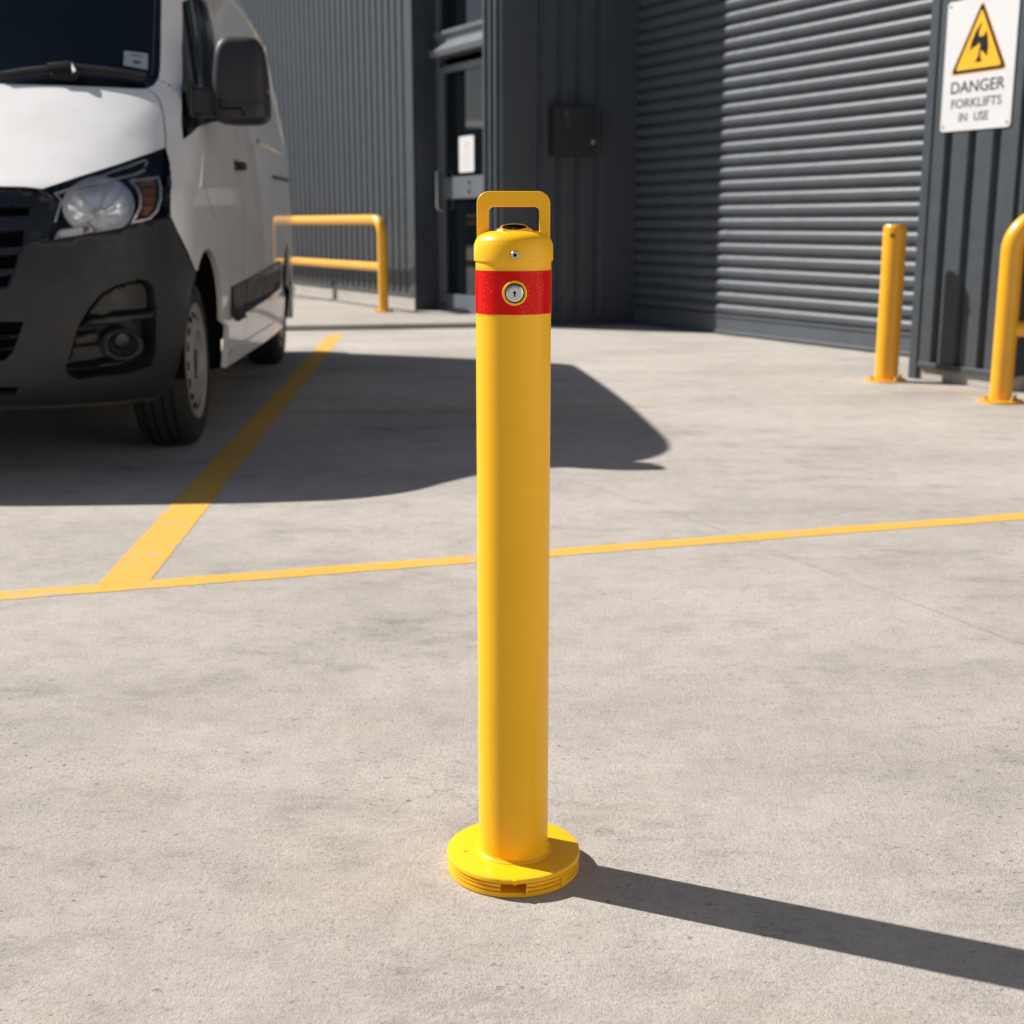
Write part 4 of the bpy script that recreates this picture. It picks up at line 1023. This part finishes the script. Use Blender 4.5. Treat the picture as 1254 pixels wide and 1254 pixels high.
# ---- door glass, seams, handles, mouldings
patch('side_window', winp, M['glass_dark'], van, sp=.04, off=-.012, side='each')
# quarter divider inside the glass
ribbon('window_divider', uz([(.24, 1.39), (.42, 1.55), (.66, 1.80), (.82, 1.97)]), .035, M['gasket'], van, off=-.010)
ribbon('window_divider', uz([(.62, 1.43), (.74, 1.60), (.90, 1.85), (.98, 2.0)]), .028, M['frit'], van, off=-.009)
for k in ('seam_hood', 'seam_door_f', 'seam_door_r', 'seam_pillar'):
    ribbon('panel_gap', chaikin(PX[k], 1, False), .006, M['seam'], van, off=.0004)
ribbon('panel_gap', uz([(1.0, .30), (1.06, .55), (1.07, .72)]), .006, M['seam'], van, off=.0004)
mold = uz([(.66, .655), (2.70, .725), (2.755, .715), (2.78, .69), (2.78, .575), (2.75, .553), (.68, .490)])
md = patch('side_moulding', mold, M['plastic'], van, sp=.05, off=.014, rim=.02, side='each')
for u in (1.07, 1.75): ribbon('moulding_joint', uz([(u, .50 + .02 * (u - .7)), (u, .66 + .035 * (u - .7))]), .006, M['black'], van, off=.0155)
ribbon('slide_rail', uz([(2.6, 1.236), (4.1, 1.262)]), .028, M['gasket'], van, off=.002, h=.006)
ribbon('panel_crease', chaikin(uz([(1.95, 1.412), (3.9, 1.43), (4.08, 1.47), (4.14, 1.60), (4.14, 1.92), (4.0, 2.10), (3.6, 2.16), (1.7, 2.17)]), 2, False), .022, M['white'], van, off=.003, h=.009)
ribbon('sill_crease', uz([(.55, .355), (1.5, .362), (2.9, .362)]), .018, M['white'], van, off=.001, h=.006)
for sgn in (1, -1):
    hd = empty('door_handle'); hd.parent = van
    mb = MB(); p = SP(inv_a(1.05, 1.235), 1.235, .02); mb.box((sgn * p.x, p.y, p.z), (.05, .10, .042)); mb.build('handle_grip', M['plastic'], hd, bevel=.012, seg=3, smooth=True)
    mb = MB(); p = SP(inv_a(.98, 1.235), 1.235, .002); mb.box((sgn * p.x, p.y, p.z), (.02, .05, .05)); mb.build('handle_cup', M['plastic'], hd, bevel=.006)
# ---- mirrors
def superbox(dx, dy, dz, c, p=3.4, n_=28, taper=0.):
    vs = []; m_ = n_ // 2
    sg_ = lambda x, e: math.copysign(abs(x) ** e, x)
    for i in range(m_ + 1):
        ph = -PI / 2 + PI * i / m_
        for j in range(n_):
            th_ = 2 * PI * j / n_; e = 2 / p
            x = sg_(math.cos(ph), e) * sg_(math.cos(th_), e); y = sg_(math.cos(ph), e) * sg_(math.sin(th_), e); zz = sg_(math.sin(ph), e)
            vs.append(Vector((c[0] + dx * x * (1 - taper * max(0, zz)), c[1] + dy * y * (1 - .25 * max(0, zz)), c[2] + dz * zz)))
    fs = [(i * n_ + j, i * n_ + (j + 1) % n_, (i + 1) * n_ + (j + 1) % n_, (i + 1) * n_ + j) for i in range(m_) for j in range(n_)]
    return vs, fs
for sgn in (1, -1):
    mr = empty('wing_mirror'); mr.parent = van
    cx, cy, cz = -VC + .232, .10 - U0, 1.548
    vs, fs = superbox(.116, .085, .178, (cx, cy, cz), 4.4, 48, .12)
    # lower shell is a separate, slightly larger cover below the split line
    if sgn < 0: vs = [Vector((-v.x, v.y, v.z)) for v in vs]; fs = [f[::-1] for f in fs]
    raw('mirror_housing', vs, fs, M['plastic'], mr)
    vs, fs = superbox(.119, .088, .083, (cx, cy, cz - .098), 4.2, 48)
    if sgn < 0: vs = [Vector((-v.x, v.y, v.z)) for v in vs]; fs = [f[::-1] for f in fs]
    raw('mirror_lower_cover', vs, fs, M['plastic'], mr)
    mb = MB(); mb.box((sgn * (cx - .155), cy + .01, cz - .085), (.15, .09, .115)); mb.box((sgn * (cx - .215), cy + .10, cz - .075), (.03, .30, .15))
    mb.build('mirror_arm', M['plastic'], mr, bevel=.02, seg=3, smooth=True)
    mb = MB(); mb.tube([(sgn * (cx - .085), cy - .0885, cz - .075), (sgn * (cx - .085), cy - .0885, cz - .118), (sgn * (cx + .005), cy - .0885, cz - .118), (sgn * (cx + .02), cy - .0885, cz - .150)], .0035, 8); mb.build('cover_line', M['black'], mr)
    mb = MB(); mb.box((sgn * (cx + .115), cy - .02, cz - .045), (.01, .05, .012)); mb.build('side_repeater', M['amber'], mr, bevel=.003)
    mb = MB(); mb.box((sgn * cx, cy + .084, cz + .02), (.19, .006, .27)); mb.build('mirror_glass', M['chrome'], mr, bevel=.002)
# ---- wiper and windscreen sticker
wp = empty('wiper'); wp.parent = van
P = [SP(a, z, .022) for a, z in dens(PX['wiper'], .03, False)]
mb = MB(); mb.tube(P, .011, 10); P2 = [SP(a, z - .008, .008) for a, z in dens(PX['wiper'], .03, False)]; mb.tube(P2, .010, 8); mb.build('wiper_blade', M['plastic'], wp, smooth=True)
P3 = [SP(a, z, .030) for a, z in dens([PX['wiper'][2], PX['wiper'][3], PX['wiper_hub'][4]], .03, False)]
mb = MB(); mb.tube(P3, [.014] * (len(P3) - 1) + [.018], 12)
h1 = PX['wiper_hub']; mb.build('wiper_arm', M['plastic'], wp, smooth=True)
one('wiper_hub', h1, M['plastic'], wp, 1, sp=.012, off=.026, rim=.03)
stk = one('screen_sticker', PX['sticker'], painted('pale_sticker', (.36, .42, .43), .4, 0, .1), van, 1, sp=.02, off=.0015)
for k in ('stk1', 'stk2'): one('sticker_print', PX[k], M['gasket'], stk, 1, sp=.02, off=.0025)
# ---- roof, tail, floor and wheel housings
ring = [SP(a, ZTOP) for a in [0, .1, .2, .3, .4, .5, .6, .7, .8, .9, 1.0] + [1 + (afin - 1) * k / 30 for k in range(1, 31)]]
vs = []; NR = 8
for p in ring:
    for j in range(NR + 1):
        t = 1 - 2 * j / NR; vs.append(Vector((p.x * t, p.y, p.z + .05 * (1 - t * t) * (p.x / .8) ** 2)))
fs = [(i * (NR + 1) + j, i * (NR + 1) + j + 1, (i + 1) * (NR + 1) + j + 1, (i + 1) * (NR + 1) + j) for i in range(len(ring) - 1) for j in range(NR)]
raw('roof', vs, fs, M['white'], van, sharp=60)
vs = []; zr = [ZBOT + (ZTOP - ZBOT) * k / 40 for k in range(41)]
for z in zr:
    p = SP(afin, z)
    for j in range(5): vs.append(Vector((p.x * (1 - .5 * j), p.y + .01 * (j in (1, 2, 3)), p.z)))
fs = [(i * 5 + j, i * 5 + j + 1, (i + 1) * 5 + j + 1, (i + 1) * 5 + j) for i in range(40) for j in range(4)]
raw('rear_doors', vs, fs, M['white'], van, sharp=50)
mb = MB(); mb.box((0, 1.75 - U0, .40), (1.72, 4.5, .16)); mb.box((0, 1.75 - U0, .60), (1.40, 4.9, .30))
mb.tube([(.55, 1.55 - U0, .27), (.55, 2.6 - U0, .25)], .09, 14); mb.build('underbody', M['black'], van)
mb = MB(); mb.tube([(.86, 2.52 - U0, .245), (.86, 2.60 - U0, .245)], .02, 12); mb.build('exhaust_tip', M['steel'], van)
for sgn in (1, -1):
    for uu, rr in ((0, AR), (3.44, AR - .015)):
        mb = MB(); path = circ_uz(uu, .372, rr + .012, -.06 * PI, 1.02 * PI, 36)
        vs = [];
        for u, z in path: vs += [(sgn * .70, u - U0, z), (sgn * 1.035, u - U0, z)]
        mb.add(vs, [(2 * i, 2 * i + 1, 2 * i + 3, 2 * i + 2) for i in range(len(path) - 1)])
        cc = [(sgn * .70, u - U0, z) for u, z in path]; mb.add(cc, [tuple(range(len(cc)))])
        mb.build('wheel_housing', M['black'], van)
# ---- wheels
def wheel_meshes():
    t = MB(); R_ = .368; W_ = .112
    pr = [(.245, -W_ + .012), (.262, -W_), (.300, -W_ - .004), (.335, -W_ + .002), (.352, -W_ + .014), (.362, -W_ + .032)]
    x = -W_ + .034
    for gx in (-.062, -.022, .022, .062):
        pr += [(R_ - .002 + .002 * (1 - abs(gx) / .07), gx - .006), (R_ - .012, gx - .004), (R_ - .012, gx + .004), (R_ - .002 + .002 * (1 - abs(gx) / .07), gx + .006)]
    pr += [(.362, W_ - .032), (.352, W_ - .014), (.335, W_ - .002), (.318, W_ + .003), (.300, W_ + .004), (.296, W_ + .002), (.290, W_ + .004), (.262, W_), (.245, W_ - .012)]
    t.lathe(pr, (0, 0, 0), 72, 0, caps=False)
    r = MB()
    r.lathe([(.252, W_ - .004), (.250, W_ + .003), (.244, W_ + .003), (.238, W_ - .003), (.229, W_ - .010), (.217, W_ - .010), (.190, W_ - .002), (.170, W_ + .007), (.150, W_ + .013), (.136, W_ + .011), (.120, W_ - .022), (.104, W_ - .030), (.0, W_ - .030)], (0, 0, 0), 72, 0, caps=False)
    sl = MB()
    for k in range(16):
        a = 2 * PI * k / 16; e = Vector((0, math.cos(a), math.sin(a))); f = Vector((0, -math.sin(a), math.cos(a)))
        sn_ = (Vector((1, 0, 0)) * .030 + e * .010).normalized(); se_ = (e * .030 - Vector((1, 0, 0)) * .010).normalized()
        sl.prism([(.024 * math.cos(q), .016 * math.sin(q)) for q in [2 * PI * i / 14 for i in range(14)]], e * .201 + Vector((W_ - .0050, 0, 0)), f, se_, sn_, -.004, .0012)
    hb = MB(); hb.lathe([(.070, W_ - .030), (.067, W_ - .014), (.056, W_ - .006), (0, W_ - .004)], (0, 0, 0), 32, 0)
    nt_ = MB()
    for k in range(5):
        a = 2 * PI * k / 5 + .3; nt_.lathe([(.011, W_ - .031), (.011, W_ - .014), (.006, W_ - .010), (0, W_ - .010)], (0, .092 * math.cos(a), .092 * math.sin(a)), 6, 0)
    return t, r, sl, hb, nt_
wm = wheel_meshes()
w0 = empty('wheel'); w0.parent = van
tyre = wm[0].build('tyre', M['rubber'], w0, smooth=True, angle=30); rim = wm[1].build('rim', M['rim'], w0, smooth=True, angle=40)
parts = [tyre, rim, wm[2].build('rim_slot', M['black'], w0), wm[3].build('hub_cap', M['plastic'], w0, smooth=True), wm[4].build('wheel_nut', M['dark_metal'], w0)]
def place(o, sgn, u): o.location = (sgn * .888, u - U0, .366); o.rotation_euler = (.2 * u, 0, 0) if sgn > 0 else (.1, 0, PI)
place(w0, 1, 0)
for sgn, u in ((1, 3.44), (-1, 0), (-1, 3.44)):
    c = w0.copy(); COL.objects.link(c); c.parent = van
    for q in parts: d = q.copy(); COL.objects.link(d); d.parent = c
    place(c, sgn, u)
# rear bumper
mb = MB(); mb.box((0, 4.44 - U0, .42), (1.80, .10, .26)); mb.build('rear_bumper', M['plastic'], van, bevel=.03, seg=3)
